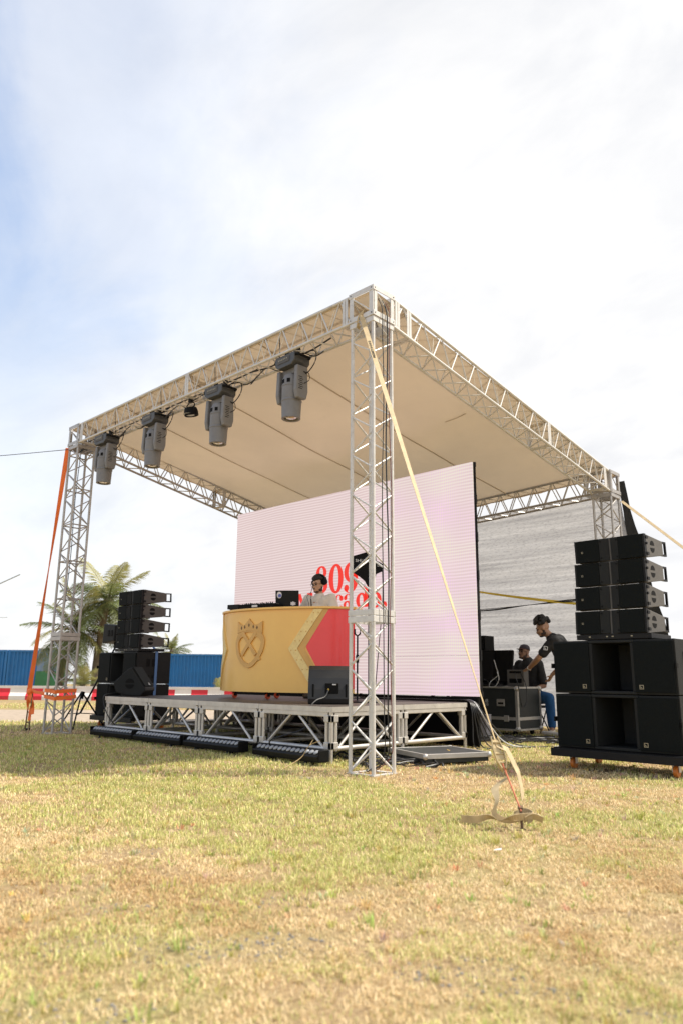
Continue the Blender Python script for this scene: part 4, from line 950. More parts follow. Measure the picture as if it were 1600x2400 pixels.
# on the booth: controller, laptop, microphone
CT = BZ1+.002+.032
o = thing('dj_controller', 'black dj mixer and decks on the left of the booth top', 'dj mixer', (-3.80, 1.78, CT+.035), R(14))
MB().box((0, 0, .035), (.64, .36, .06)).build('body', BLACK, o, bevel=.006); MB().box((-.44, .0, .04), (.22, .34, .07)).build('deck_unit', BLKM, o, bevel=.006)
for x in (-.5, .28):
    for y in (-.13, .13): MB().cyl((x, y, -.035), (x, y, .006), .02, seg=8).build('riser_foot', BLACK, o)
g = MB()
for i in range(16):
    for j in range(4): g.cyl((-.28+.037*i, -.14+.08*j, .065), (-.28+.037*i, -.14+.08*j, .065+random.uniform(.012, .03)), .008, seg=7)
g.build('knob', SPKM, o)
MB().box((-.02, -.183, .035), (.10, .006, .03)).build('front_label', M('label_white', (.7, .7, .7), .5), o)
for x in (-.2, .2): MB().cyl((x, .0, .066), (x, .0, .082), .085, seg=20).build('jog_wheel', SPKG, o)
o = thing('laptop', 'open black laptop with stickers on the booth top', 'laptop', (-3.47, 1.98, CT+.06), R(36))
MB().box((0, .12, .010), (.36, .25, .018)).build('keyboard_base', BLKM, o, bevel=.004)
for x in (-.13, .13): MB().box((x, .12, -.029), (.03, .22, .058)).build('stand_leg', BLKM, o)
rl = Matrix.Rotation(R(9), 3, 'X'); lid = MB().box(Vector((0, -.012, .132)), (.36, .010, .245), rl).build('screen_lid', SPKM, o, bevel=.005)
def on_lid(x, z): return Vector((0, -.012, .132))+rl @ Vector((x, -.0065, z))
ST = M('sticker_white', (.75, .75, .78), .4); SBm = M('sticker_blue', (.12, .16, .5), .4)
g = MB(); g.prism([(.038*math.cos(2*math.pi*i/20), .05*math.sin(2*math.pi*i/20)) for i in range(20)], on_lid(-.12, .055), (1, 0, 0), rl @ Vector((0, 0, 1)), rl @ Vector((0, -.001, 0))); g.build('sticker', ST, lid)
g = MB(); g.prism([(.026*math.cos(2*math.pi*i/16), .028*math.sin(2*math.pi*i/16)) for i in range(16)], on_lid(-.115, .045)+rl @ Vector((0, -.001, 0)), (1, 0, 0), rl @ Vector((0, 0, 1)), rl @ Vector((0, -.001, 0))); g.build('sticker', SBm, lid)
g = MB()
for i in range(7): g.prism([((.04 if k % 2 else .018)*math.cos(2*math.pi*k/12+i), (.03 if k % 2 else .014)*math.sin(2*math.pi*k/12+i)) for k in range(12)], on_lid(.09+.01*math.cos(i*2.1), -.075+.008*math.sin(i*2.1))-rl @ Vector((0, .0002*i, 0)), (1, 0, 0), rl @ Vector((0, 0, 1)), rl @ Vector((0, -.0006, 0)))
g.build('sticker', ST, lid)
g = MB(); q = Vector((-3.30, 1.86, CT)); g.tube(spline([q+Vector((.0, .02, .01)), q+Vector((.08, 0, .03)), q+Vector((.02, -.04, .05)), q+Vector((-.03, .02, .02)), q+Vector((.12, .05, .008)), q+Vector((.35, .1, .008))], 7), .005)
tag(g.build('laptop_cable', RUB, None, True), 'thin black cable coiled beside the laptop', 'cable')
# ================================================================== ANTENNA AND STANDS ON STAGE
ao = Vector((-1.62, 1.75, SH)); o = thing('paddle_antenna', 'black paddle shaped antenna on a stand behind the near tower', 'antenna', ao)
er = Vector((.72, .694, 0)); 
poly = [(-.245, 1.70), (-.215, 1.685), (-.24, 1.70), (-.25, 1.86), (-.225, 1.895), (.07, 1.985), (.09, 1.99), (.10, 1.84), (.15, 1.815), (.19, 1.79), (.19, 1.70), (.10, 1.66), (.075, 1.55), (.03, 1.50), (-.02, 1.50), (-.055, 1.565), (-.12, 1.62)]
poly = [(-.245, 1.70), (-.25, 1.86), (-.225, 1.895), (.07, 1.985), (.09, 1.99), (.10, 1.84), (.15, 1.815), (.19, 1.79), (.19, 1.70), (.10, 1.66), (.075, 1.55), (.03, 1.50), (-.02, 1.50), (-.055, 1.565), (-.12, 1.62)]
MB().prism(poly, er.cross(Vector((0, 0, 1)))*.012, er, (0, 0, 1), er.cross(Vector((0, 0, 1)))*-.024).build('paddle', BLACK, o, bevel=.005)
fn = Vector((.694, -.72, 0))
put_text('SHURE', .055, M('print_white', (.7, .7, .7), .5), o, fn*.0135+er*-.085+Vector((0, 0, 1.835)), er, (0, 0, 1), sx=1.15)
put_text('Shure', .022, M('print_white', (.7, .7, .7), .5), o, fn*.0135+er*.135+Vector((0, 0, 1.765)), er, (0, 0, 1))
MB().cyl((0, 0, 1.40), (0, 0, 1.51), .013, seg=10).build('neck', BLKM, o)
bar('pole', (0, 0, .02), (0, 0, 1.42), .010, BLKM, o)
MB().lathe([(.14, 0), (.14, .012), (.05, .03), (.015, .05)], (0, 0, 0), 20).build('foot', BLKM, o, True)
o = thing('microphone_stand', 'empty black microphone stand beside the gold booth', 'microphone stand', (-1.70, 1.62, SH))
bar('pole', (0, 0, .02), (0, 0, .84), .011, BLKM, o); MB().lathe([(.02, 0), (.022, .09), (.016, .10)], (0, 0, .5), 12).build('clutch', BLACK, o, True); MB().lathe([(.13, 0), (.13, .015), (.03, .03)], (0, 0, 0), 18).build('foot', BLKM, o, True)
g = MB(); g.tube([Vector((0, 0, .84))+er*a+Vector((0, 0, b)) for a, b in ((-.035, .09), (-.035, .03), (0, 0), (.035, .03), (.035, .09))], .012, 7); g.build('clip', BLACK, o)
g = MB(); g.tube(spline([ao+Vector((.15, .1, 1.72)), ao+Vector((.17, .08, 1.3)), ao+Vector((.12, .06, .7)), ao+Vector((.05, .05, .02))], 8), .006)
tag(g.build('antenna_cable', RUB, None, True), 'thin black cable hanging from the paddle antenna', 'cable')
# ================================================================== BACKSTAGE
def net_mat():
    m = bpy.data.materials.new('grey_shade_net'); m.use_nodes = True; t = m.node_tree; b = t.nodes['Principled BSDF']
    g = t.nodes.new('ShaderNodeNewGeometry'); mp = t.nodes.new('ShaderNodeMapping'); L(t, g.outputs['Position'], mp.inputs[0]); mp.inputs['Scale'].default_value = (.25, .4, 9); mp.inputs['Rotation'].default_value = (0, R(2.5), 0)
    st_ = noise(t, mp.outputs[0], 1.6, 7, .62, .2); fine = noise(t, g.outputs['Position'], 90, 3, .7)
    mp2 = t.nodes.new('ShaderNodeMapping'); L(t, g.outputs['Position'], mp2.inputs[0]); mp2.inputs['Scale'].default_value = (16, 20, 60); weave = noise(t, mp2.outputs[0], 1, 3, .6)
    c = mixc(t, ramp(t, st_, [(.34, 0.0), (.66, 1.0)]), (.33, .33, .345), (.54, .54, .555)); c = mixc(t, ramp(t, weave, [(.34, .4), (.50, 0.0)]), c, (.14, .14, .15))
    L(t, c, b.inputs['Base Color']); b.inputs['Roughness'].default_value = .8
    tr = t.nodes.new('ShaderNodeBsdfTranslucent'); L(t, c, tr.inputs[0]); m1 = t.nodes.new('ShaderNodeMixShader'); m1.inputs[0].default_value = .5
    L(t, b.outputs[0], m1.inputs[1]); L(t, tr.outputs[0], m1.inputs[2])
    tp = t.nodes.new('ShaderNodeBsdfTransparent'); m2 = t.nodes.new('ShaderNodeMixShader'); L(t, ramp(t, fine, [(.56, .02), (.72, .38)]), m2.inputs[0])
    L(t, m1.outputs[0], m2.inputs[1]); L(t, tp.outputs[0], m2.inputs[2]); L(t, m2.outputs[0], t.nodes['Material Output'].inputs[0]); return m
g = MB(); nx, nz = 60, 24; vs = []
for i in range(nx+1):
    for j in range(nz+1):
        x = -.06-6.8*i/nx; v = j/nz; top = 4.02-.27*(i/nx); z = top*(1-v)+.04*v; y = 6.27+1.25*v**1.1
        y += .018*math.sin(z*7+x*.8+.5*math.sin(x*2))*math.sin(math.pi*v)+.03*math.sin(x*3.1+z)*v; x += .05*v*(1-i/nx); vs.append((x, y, z))
g.add(vs, [(i*(nz+1)+j, (i+1)*(nz+1)+j, (i+1)*(nz+1)+j+1, i*(nz+1)+j+1) for i in range(nx) for j in range(nz)])
tag(g.build('shade_net', net_mat(), None, 'full'), 'grey shade net hung behind the stage as a windbreak', 'shade net')
g = MB(); vs = []
for i in range(15):
    v = i/14
    for k in range(5): vs.append((-.10+.13*v+k*.06*(.5+v)+.02*math.sin(i*1.3+k*2), 6.30+.9*v+.05*(k % 2)*v, 4.16-3.5*v))
g.add(vs, [(i*5+k, i*5+k+1, i*5+6+k, i*5+5+k) for i in range(14) for k in range(4)])
tag(g.build('drape', M('black_drape', (.03, .032, .034), .85, 0, .3, 4, .4, 30), None, 'full'), 'black cloth drape hanging off the rear right roof corner', 'drape')
YEL = M('yellow_strap', (.70, .50, .05), .6)
g = MB(); g.ribbon([lerp((-3.6, 6.2, 2.66), (-.5, 6.2, 2.10), i/20)+Vector((0, 0, -.03*math.sin(math.pi*i/20))) for i in range(21)], [Vector((0, .015+.03*abs(math.cos(i*.16)), .045*abs(math.sin(.3+i*.09)))) for i in range(21)], .004)
tag(g.build('yellow_strap', YEL), 'yellow ratchet strap stretched across the shade net', 'strap')
g = MB()
for k in range(4): g.tube(spline([(-3.6, 6.2, 2.14+.018*k), (-2.6, 6.2, 2.15+.02*math.sin(k*2)), (-1.78, 6.2, 2.19), (-1.0, 6.2, 2.20+.012*k), (-.3, 6.2, 2.24)], 8), .006)
tag(g.build('cable_bundle', RUB), 'bundle of black cables slung across the shade net', 'cable')
TAN = M('tan_webbing', (.50, .38, .21), .7, 0, .15, 14, .4, 300); TAND = M('dusty_webbing', (.46, .36, .21), .75, 0, .2, 14, .4, 300)
g = MB(); a, b = Vector((.0, 6.22, 3.80)), Vector((4.1, 4.9, 0)); g.ribbon([lerp(a, b, i/12) for i in range(13)], Vector((.03, .03, .02)), .004)
tag(g.build('guy_strap', TAN), 'tan guy strap running from the rear right roof corner out of the picture', 'strap')
# road case with its gear
CX, CY = -1.63, 5.40; cl, cdp, ch = 1.30, .74, .70
CASEP = M('road_case_black_laminate', (.018, .022, .022), .5, 0, .15, 6, .2, 120); CAL = M('road_case_aluminium', (.52, .50, .47), .38, .6, .1, 9)
o = thing('road_case', 'large black road case with metal edges behind the stage', 'road case', (CX-cl/2, CY+cdp/2, 0)); zc = .085
MB().box((0, 0, zc+ch/2), (cl, cdp, ch)).build('body', CASEP, o)
e_ = .03
for z in (zc+e_/2, zc+ch-e_/2, zc+.19):
    h = e_ if z != zc+.19 else .05
    for s in (-1, 1): MB().box((0, s*(cdp/2+.003), z), (cl+.012, .012, h)).build('edge_trim', CAL, o); MB().box((s*(cl/2+.003), 0, z), (.012, cdp-.004, h)).build('edge_trim', CAL, o)
for sx in (-1, 1):
    for sy in (-1, 1):
        g = MB(); g.box((sx*(cl/2-.012), sy*(cdp/2+.004), zc+ch/2), (.044, .016, ch+.006)); g.box((sx*(cl/2+.004), sy*(cdp/2-.016), zc+ch/2), (.016, .03, ch+.006)); g.build('corner_trim', CAL, o)
        for z in (zc+.03, zc+ch-.03): MB().ell((sx*(cl/2-.01), sy*(cdp/2-.01), z), (.045, .045, .045), 10, 8).build('ball_corner', CAL, o, True)
        MB().cyl((sx*(cl/2-.12)-.02, sy*(cdp/2-.1), .042), (sx*(cl/2-.12)+.02, sy*(cdp/2-.1), .042), .042, seg=14).build('caster_wheel', BLACK, o)
for x in (.34, -.26):
    MB().box((x, -cdp/2-.006, zc+.44), (.15, .014, .115)).build('recessed_handle', CAL, o, bevel=.006); MB().box((x, -cdp/2-.014, zc+.43), (.10, .004, .03)).build('handle_grip', BLACK, o)
MB().box((.44, -cdp/2-.008, zc+.19), (.09, .02, .10)).build('latch', CAL, o, bevel=.008)
put_text('2 iB', .085, M('chalk_white', (.6, .6, .58), .8), o, (.03, -cdp/2-.002, zc+.46), (1, 0, 0), (0, 0, 1)); put_text('4.10', .06, M('chalk_white', (.6, .6, .58), .8), o, (.045, -cdp/2-.002, zc+.40), (1, 0, 0), (0, 0, 1))
CZ = zc+ch+.006
o = thing('console_box', 'dark grey equipment box with sockets on the road case', 'equipment box', (-1.79, 5.72, CZ), R(12))
MB().box((0, 0, .135), (.29, .26, .27)).build('body', SPKG, o, bevel=.01); MB().box((0, -.131, .23), (.20, .006, .035)).build('handle_slot', BLACK, o, bevel=.01); MB().box((0, -.131, .09), (.21, .006, .07)).build('socket_panel', BLACK, o)
WC = M('white_cable', (.6, .6, .6), .5)
def add_cable(name, pts, r, mat, label, n=8, group=None):
    g = MB(); g.tube(spline(pts, n), r); return tag(g.build(name, mat, None, True), label, 'cable', group)
add_cable('console_cable', [(-1.76, 5.58, 1.01), (-1.70, 5.50, .95), (-1.60, 5.40, .80), (-1.58, 5.42, .55), (-1.59, 5.50, .46), (-1.57, 5.58, .55), (-1.585, 5.62, .8), (-1.66, 5.6, 1.0)], .007, RUB, 'looped black cable hanging down the end of the road case')
for y in (5.43, 5.60): MB()
o = thing('monitor', 'large black monitor seen from behind on the road case', 'monitor', (-2.28, 5.62, CZ), R(8))
rm = Matrix.Rotation(R(-14), 3, 'X'); MB().box((0, 0, .33), (.86, .06, .55), rm).build('screen_back', BLACK, o, bevel=.01); MB().box((0, -.045, .33), (.20, .02, .5), rm).build('bracket', BLKM, o); MB().box((0, .04, .03), (.55, .3, .06)).build('foot', BLKM, o, bevel=.006)
put_text('ONKYO', .03, M('print_grey', (.25, .25, .25), .5), o, (.26, -.1, .12), (1, 0, 0), (0, 0, 1)) if False else None
add_cable('white_cable', [(-2.08, 5.46, 1.22), (-2.02, 5.42, 1.1), (-1.98, 5.40, .97), (-2.10, 5.36, .86), (-2.13, 5.37, .78), (-2.02, 5.37, .79), (-1.95, 5.38, .9), (-1.99, 5.40, 1.02)], .007, WC, 'white cable looped in front of the road case gear')
for i in range(5):
    x = -2.75+.16*i; add_cable('patch_cable', [(x, 5.42, .84+.02*i), (x+.08, 5.38, .88+.05*(i % 3)), (x+.14, 5.40, .83), (x+.2, 5.5, .80)], .006, RUB, 'short black patch cable among the gear on the road case', 6, 'patch cables on the road case')
o = thing('equipment_rack', 'tall narrow black equipment rack just right of the video screen', 'equipment rack', (-2.62, 5.95, 0)); 
MB().box((0, 0, .85), (.30, .30, 1.62)).build('rack_body', BLACK, o, bevel=.006)
for z in (1.48, 1.30, 1.12): MB().box((.0, -.155, z), (.24, .012, .10)).build('unit_panel', BLKM, o)
MB().box((-.02, -.165, 1.60), (.1, .006, .02)).build('label_plate', M('label_white', (.7, .7, .7), .5), o)
o = thing('supply_box', 'pale grey box standing on the grass left of the road case', 'box', (-2.02, 4.92, 0), R(10)); MB().box((0, 0, .17), (.26, .2, .34)).build('body', M('pale_grey_box', (.42, .40, .42), .6), o, bevel=.006); MB().box((0, 0, .343), (.27, .21, .012)).build('lid', M('pale_grey_box_lid', (.5, .48, .5), .6), o)
g = MB(); g.cyl((-1.52, 6.0, .04), (-1.0, 5.75, .04), .035, seg=12); g.cyl((-1.52, 6.0, .04), (-1.53, 6.005, .04), .02, seg=10); tag(g.build('plastic_pipe', M('white_pipe', (.7, .68, .66), .4)), 'short white pipe lying on the grass by the right subwoofers', 'pipe')
# cable heaps: nobody could count them
def heap(n, cx, cy, lx, ly, ang, name, label, seed):
    rs = random.Random(seed); g = MB(); ca, sa = math.cos(ang), math.sin(ang)
    def T(u, v, z): return (cx+ca*u-sa*v, cy+sa*u+ca*v, z)
    for k in range(n):
        u0 = rs.uniform(-lx, lx); v0 = rs.gauss(0, ly*.5); pts = []; a = rs.uniform(-.5, .5)+(math.pi if rs.random() < .5 else 0)
        for i in range(9):
            pts.append(T(max(-lx*1.1, min(lx*1.1, u0)), max(-ly*1.2, min(ly*1.2, v0)), .012+rs.random()*.05)); a += rs.uniform(-.7, .7); u0 += .14*math.cos(a); v0 += .07*math.sin(a)
        g.tube(spline(pts, 4), rs.uniform(.006, .011), 5)
    o = g.build(name, RUB, None, True); kind(o, 'stuff'); o['label'] = label; o['category'] = 'cables'
heap(70, -1.35, 4.35, 1.15, .50, R(38), 'cable_heap', 'heap of tangled black cables on the grass by the road case', 4)
heap(40, -2.2, 1.7, 1.3, .8, 0, 'cable_heap', 'black cables strewn on the ground under the stage', 5)
heap(26, -.62, .95, .35, .5, R(60), 'cable_heap', 'black cables on the grass between stage and near tower', 6)
for k in range(7):
    x = -1.02+.022*k; add_cable('stage_cable', [(-2.2-.2*k, 3.10, SH+.012), (-1.4, 3.08+.01*k, SH+.02), (-1.0, 3.04+.02*k, SH+.02), (-.90+.012*k, 3.0+.02*k, SH-.1), (-.89+.02*k, 3.0+.05*k, .3), (-.86+.04*k, 3.0+.12*k, .03), (-.7+.1*k, 3.2+.22*k, .02)], .008, WC if k == 5 else RUB, ('white' if k == 5 else 'black')+' cable spilling off the rear right corner of the stage', 6, None if k == 5 else 'cables spilling off the stage corner')
# flight case lid on the grass
o = thing('case_lid', 'flat black road case lid with metal rim on the grass by the stage', 'case lid', (-.37, 1.53, 0), R(-22))
MB().box((0, 0, .075), (.78, .80, .09)).build('panel', CASEP, o)
for s in (-1, 1): MB().box((0, s*.405, .10), (.80, .03, .05)).build('edge_trim', CAL, o, bevel=.004); MB().box((s*.395, 0, .10), (.03, .778, .05)).build('edge_trim', CAL, o, bevel=.004)
for sx in (-1, 1):
    for sy in (-1, 1): MB().ell((sx*.395, sy*.405, .098), (.032, .032, .034), 10, 8).build('ball_corner', CAL, o, True)
MB().box((.05, .1, .1215), (.14, .012, .002), Matrix.Rotation(R(-20), 3, 'Z')).build('tape_mark', M('yellow_tape', (.6, .38, .08), .6), o)
# ================================================================== STRAPS
top, anc = Vector((-.135, -.045, 4.80)), Vector((2.28, -1.20, .03)); rat = lerp(top, anc, .905)
o = thing('guy_strap', 'long tan ratchet strap from the near tower top to the grass', 'strap', anc); ao_ = anc
n = 40; er2 = Vector((.72, .69, .0)); ev = Vector((-.5, .6, .6))
pts = [lerp(top, rat, i/n)-ao_ for i in range(n+1)]; wv = []
for i in range(n+1):
    t = i/n; a = 0.15+1.38*min(1, max(0, (t-.05)/.85))**.75; wv.append(er2*(.052*math.cos(a))+ev*(.052*math.sin(a)))
MB().ribbon(pts, wv, .003).build('webbing', TAN, o)
MB().ribbon([Vector((-.10, -.047, 4.83))-ao_, Vector((-.175, -.047, 4.80))-ao_, Vector((-.19, -.047, 4.70))-ao_, Vector((-.19, .0, 4.69))-ao_], Vector((.03, 0, .05)), .004).build('top_loop', TAN, o)
dr = (rat-top).normalized(); t0 = lerp(top, rat, .125)-ao_; wn = wv[5].normalized(); nn = wn.cross(dr).normalized()
nn = nn if nn.dot(CAM-top) > 0 else -nn
put_text('PRIORITY R·O·R·O', .036, M('strap_print_black', (.03, .025, .02), .7), o, t0+nn*.004, -dr, (-dr).cross(-nn)*-1 if False else nn.cross(-dr), 'printing')
rd = (anc-rat).normalized(); side = er2
g = MB(); p = rat-ao_
for s in (-1, 1): g.ribbon([p-rd*.05+side*.022*s, p+rd*.03+side*.032*s, p+rd*.12+side*.03*s, p+rd*.17+side*.012*s], Vector((.012, -.02, .03)), .007)
g.ribbon([p-rd*.045, p+rd*.02-Vector((0, .01, 0)), p+rd*.10], side*.05, .004)
g.cyl(p+side*.03-rd*.02, p-side*.03-rd*.02, .014, seg=12); g.cyl(p+side*.03+rd*.06, p-side*.03+rd*.06, .010, seg=10); g.cyl(p+side*.03+rd*.12, p-side*.03+rd*.12, .008, seg=10); g.build('ratchet', M('ratchet_zinc', (.46, .36, .2), .4, .6), o)
g = MB(); g.ribbon([p+side*.01+rd*.0, p+side*.05+rd*.06+Vector((0, 0, .03)), p+side*.085+rd*.18, p+side*.075+rd*.28, p+side*.06+rd*.36], [er2*.02+Vector((-.02, .03, .02))]*5, .003); g.build('loose_tail', TAND, o)
bar('red_lashing', p+rd*.12, Vector((0, 0, .08)), .0055, M('red_rope', (.55, .17, .09), .7), o)
g = MB(); s_ = p+rd*.22; lp = spline([s_, s_+Vector((-.05, -.06, -.06)), Vector((-.12, -.08, .14)), Vector((-.13, -.10, .06)), Vector((-.05, -.06, .02)), Vector((.02, .02, .03))], 8)
g.ribbon(lp, [Vector((.045, .02, .018))*(.8+.3*math.sin(i*.25)) for i in range(len(lp))], .003); g.build('slack_loop', TAND, o)
lp = spline([Vector((.05, .05, .05)), Vector((-.02, -.08, .05)), Vector((-.09, -.11, .03)), Vector((-.13, -.16, .05)), Vector((-.19, -.22, .035)), Vector((-.25, -.29, .04))], 8)
g = MB(); g.ribbon(lp, [(Vector((0, 0, 1))*math.cos(th)+Vector((.7, -.7, .1))*math.sin(th))*.044 for th in [.15+1.35*math.sin(math.pi*min(1, i/(len(lp)*.8)))**2 for i in range(len(lp))]], .003); g.build('loose_end', TAND, o)
g = MB(); lp = spline([Vector((.03, .02, .03)), Vector((.04, .07, .05)), Vector((-.03, .09, .06)), Vector((-.07, .03, .04))], 7); g.ribbon(lp, [Vector((.0, .0, .05)) for i in lp], .003); lp = spline([Vector((.02, 0, .03)), Vector((.05, .05, .05)), Vector((.10, .09, .03))], 6); g.ribbon(lp, [Vector((.02, -.02, .04)) for i in lp], .003); g.build('coil', TAND, o)
st_ = tag(MB().cyl((2.27, -1.19, .13), (2.30, -1.22, -.12), .010, .007, 8).cyl((2.265, -1.185, .12), (2.27, -1.19, .135), .016, .016, 8).build('ground_stake', M('rusty_steel', (.13, .08, .05), .6, .5)), 'rusty steel stake holding the tan strap in the grass', 'stake')
ORG = M('orange_webbing', (.95, .19, .03), .6, 0, .1, 14, .3, 300)
oa, ob = Vector((-6.985, -.03, 4.74)), Vector((-7.70, .03, .64)); o = thing('orange_strap', 'bright orange strap pulled from the left tower top down to its foot', 'strap', (-7.7, .03, 0)); oo = Vector((-7.7, .03, 0)); el = Vector((.515, .857, 0))
wv = []
for i in range(41):
    t = i/40; k = abs(math.cos(math.pi*(t*.98+.0)))*.9+.12; wv.append(el*(.075*k)+Vector((-.85, .5, 0))*(.06*(1-k)))
MB().ribbon([lerp(oa, ob, i/40)-oo for i in range(41)], wv, .003).build('webbing', ORG, o)
tx0, tx1, ty0, ty1 = FXL-.03, FXL+TW+.03, -.03, TW+.03
for z, dz in ((.66, .05), (.56, .06)):
    g = MB(); c4 = [(tx0-.0, ty0), (tx1, ty0), (tx1, ty1), (tx0, ty1), (tx0, ty0)]
    g.ribbon([Vector((x, y, z+dz*(.5-(i % 2))*.5))-oo for i, (x, y) in enumerate(c4)], Vector((0, 0, .055)), .004); g.build('tower_wrap', ORG, o)
g = MB(); g.ribbon([ob-oo, Vector((tx0, ty0, .62))-oo], Vector((0, 0, .05)), .004); g.ribbon([Vector((-7.62, .0, .68))-oo, Vector((-7.35, -.02, .64))-oo, Vector((tx0, ty0, .60))-oo], Vector((0, 0, .04)), .004); g.build('tie', ORG, o)
g = MB(); g.ell(Vector((-7.60, .0, .63))-oo, (.06, .05, .06), 10, 8); g.build('knot', ORG, o, True)
for a, zt_ in ((0, .18), (.10, .28), (-.08, .34)):
    g = MB(); lp = spline([Vector((-7.58, 0, .62))-oo, Vector((-7.50+a, -.03, .5))-oo, Vector((-7.54+a, .0, .38))-oo, Vector((-7.48+a, -.02, zt_))-oo], 6); g.ribbon(lp, [el*.05*abs(math.cos(i*.16+a*9)) + Vector((.0, .0, .012)) for i in range(len(lp))], .003); g.build('hanging_end', ORG, o)
o = thing('leaning_stake', 'leaning rusty brown jack post at the foot of the left tower', 'stake', (-7.80, .1, 0)); RW = M('weathered_brown_steel', (.20, .14, .08), .7, .3, .3, 14, .5, 60)
for s in (-.03, .03): bar('rail', el*s, el*(s*.7)+Vector((.12, -.04, .66)), .012, RW, o)
for t in (.2, .45, .7, .95): bar('rung', lerp(el*-.035, el*-.025+Vector((.12, -.04, .66)), t), lerp(el*.035, el*.025+Vector((.12, -.04, .66)), t), .011, RW, o)
MB().box((-.01, 0, .02), (.12, .06, .03)).build('foot', BLKM, o)
# cables down the near tower
for k, (yy, mat, lab) in enumerate([(.10, RUB, 'black cable running down the near tower, left of three'), (.17, RUB, 'thick black cable running down the middle of the near tower'), (.22, M('red_brown_cable', (.16, .04, .03), .5), 'dark red cable running down the near tower')]):
    g = MB(); rs = random.Random(k+3); pts = [(.0, yy-.02, 5.0), (.045, yy, 4.86)]+[(.045+.006*math.sin(i*1.3+k), yy+.012*math.sin(i*.9+k*2), 4.6-.45*i) for i in range(10)]+[(.03, yy+.02, .2), (-.08, yy-.06, .05), (-.2, yy+.02, .03), (-.32, yy+.18, .02)]
    g.tube(spline(pts, 5), (.005, .0075, .0045)[k]); tag(g.build('tower_cable', mat, None, True), lab, 'cable')
add_cable('tower_cable', [(-6.75, .1, 4.7), (-6.77, .08, 3.8), (-6.79, .1, 2.8), (-6.80, .07, 1.6), (-6.84, .1, .8), (-6.78, .05, .35), (-6.84, .08, .02)], .007, M('teal_cable', (.02, .06, .09), .5), 'thin dark blue cable running down inside the left tower')
add_cable('guy_wire', [at(11.2, -7.6, 4.20), lerp(at(11.2, -7.6, 4.20), Vector((FXL, 0, 4.72)), .5)+Vector((0, 0, -.05)), (FXL, 0, 4.72)], .006, M('dark_wire', (.06, .07, .09), .5), 'thin dark wire running from the left tower top out of the picture')
# dry twig by the near led bar
g = MB(); g.tube(spline([(-.98, -.25, .01), (-.95, -.05, .1), (-.90, .02, .22), (-.80, .08, .27)], 6), .006, 5, .003); g.tube([(-.90, .02, .22), (-.93, .1, .27)], .003, 4); tag(g.build('twig', M('dry_twig', (.40, .29, .14), .8)), 'dry twig sticking up by the near led bar', 'twig')

g = MB(); g.add([(2.51, -1.89, .022), (2.545, -1.87, .026), (2.54, -1.845, .03), (2.51, -1.855, .024)], [(0, 1, 2, 3)]); tag(g.build('paper_scrap', M('scrap_white', (.75, .74, .72), .7)), 'small white scrap lying on the dry grass below the strap', 'litter')
# ================================================================== PEOPLE
def skin_mat(name, col): return M(name, col, .5, 0, .08, 20, .1, 300)
def organic(name, prim, mat, parent, loc, voxel=.010, smooth=3, noise_amt=0.0, nscale=.03):
    m = prim.mesh(name); m.materials.append(mat); l = Vector(loc)
    for v in m.vertices: v.co -= l
    o = bpy.data.objects.new(name, m); COL.objects.link(o)
    if parent is None: o.location = l
    else: o.parent = parent; 
    r = o.modifiers.new('remesh', 'REMESH'); r.mode = 'VOXEL'; r.voxel_size = voxel; r.use_smooth_shade = True
    s = o.modifiers.new('smooth', 'SMOOTH'); s.iterations = smooth; s.factor = .5
    if noise_amt:
        tx = bpy.data.textures.new('curl', 'CLOUDS'); tx.noise_scale = nscale; d = o.modifiers.new('curl', 'DISPLACE'); d.texture = tx; d.strength = noise_amt; d.texture_coords = 'LOCAL'
    return o
def limb(g, pts):
    """chain of (point, radius): tapered cones with round joints"""
    for (a, ra), (b, rb) in zip(pts, pts[1:]):
        g.cyl(a, b, ra, rb, 14)
    for a, ra in pts: g.ell(a, (ra, ra, ra), 12, 8)
def rotm(F, U):
    F = F.normalized(); Lf = U.cross(F).normalized(); U2 = F.cross(Lf); return Matrix(((F.x, Lf.x, U2.x), (F.y, Lf.y, U2.y), (F.z, Lf.z, U2.z)))
def head(g, c, m, k=1.0):
    def e(f, l, u, rf, rl, ru): g.ell(c+m @ Vector((f, l, u))*k, (rf*k, rl*k, ru*k), 16, 12, m)
    e(-.012, 0, .028, .098, .077, .092); e(.022, 0, -.045, .075, .064, .080); e(.062, 0, -.098, .034, .036, .024); e(.04, 0, -.085, .05, .052, .035)
    e(.096, 0, -.018, .014, .013, .030); e(.108, 0, -.034, .015, .017, .012); e(.078, 0, .026, .022, .056, .016); e(.090, 0, -.066, .014, .026, .012)
    for s in (-1, 1): e(-.008, s*.078, -.008, .022, .010, .034); e(.060, s*.040, -.028, .025, .022, .022)
def hand(g, w, d, palm_n, k=1.0, curl=.5):
    """w wrist, d pointing direction, palm_n palm normal; five bent fingers"""
    d = d.normalized(); s = d.cross(palm_n).normalized(); pn = s.cross(d)
    m = Matrix(((d.x, s.x, pn.x), (d.y, s.y, pn.y), (d.z, s.z, pn.z))); g.ell(w+d*.045*k, (.052*k, .040*k, .018*k), 12, 8, m)
    for i, ln in enumerate((.070, .080, .075, .058)):
        a = w+d*.085*k+s*(-.030+.020*i)*k; b = a+(d*math.cos(curl*.6)+pn*math.sin(curl*.6))*ln*.5*k; c = b+(d*math.cos(curl*1.5)+pn*math.sin(curl*1.5))*ln*.5*k
        limb(g, [(a, .0095*k), (b, .0088*k), (c, .0075*k)])
    a = w+d*.03*k-s*.034*k; b = a+(d*.6-s*.7+pn*.3)*.035*k; limb(g, [(a, .012*k), (b, .0105*k), (b+(d*.9-s*.2+pn*.3)*.030*k, .009*k)])
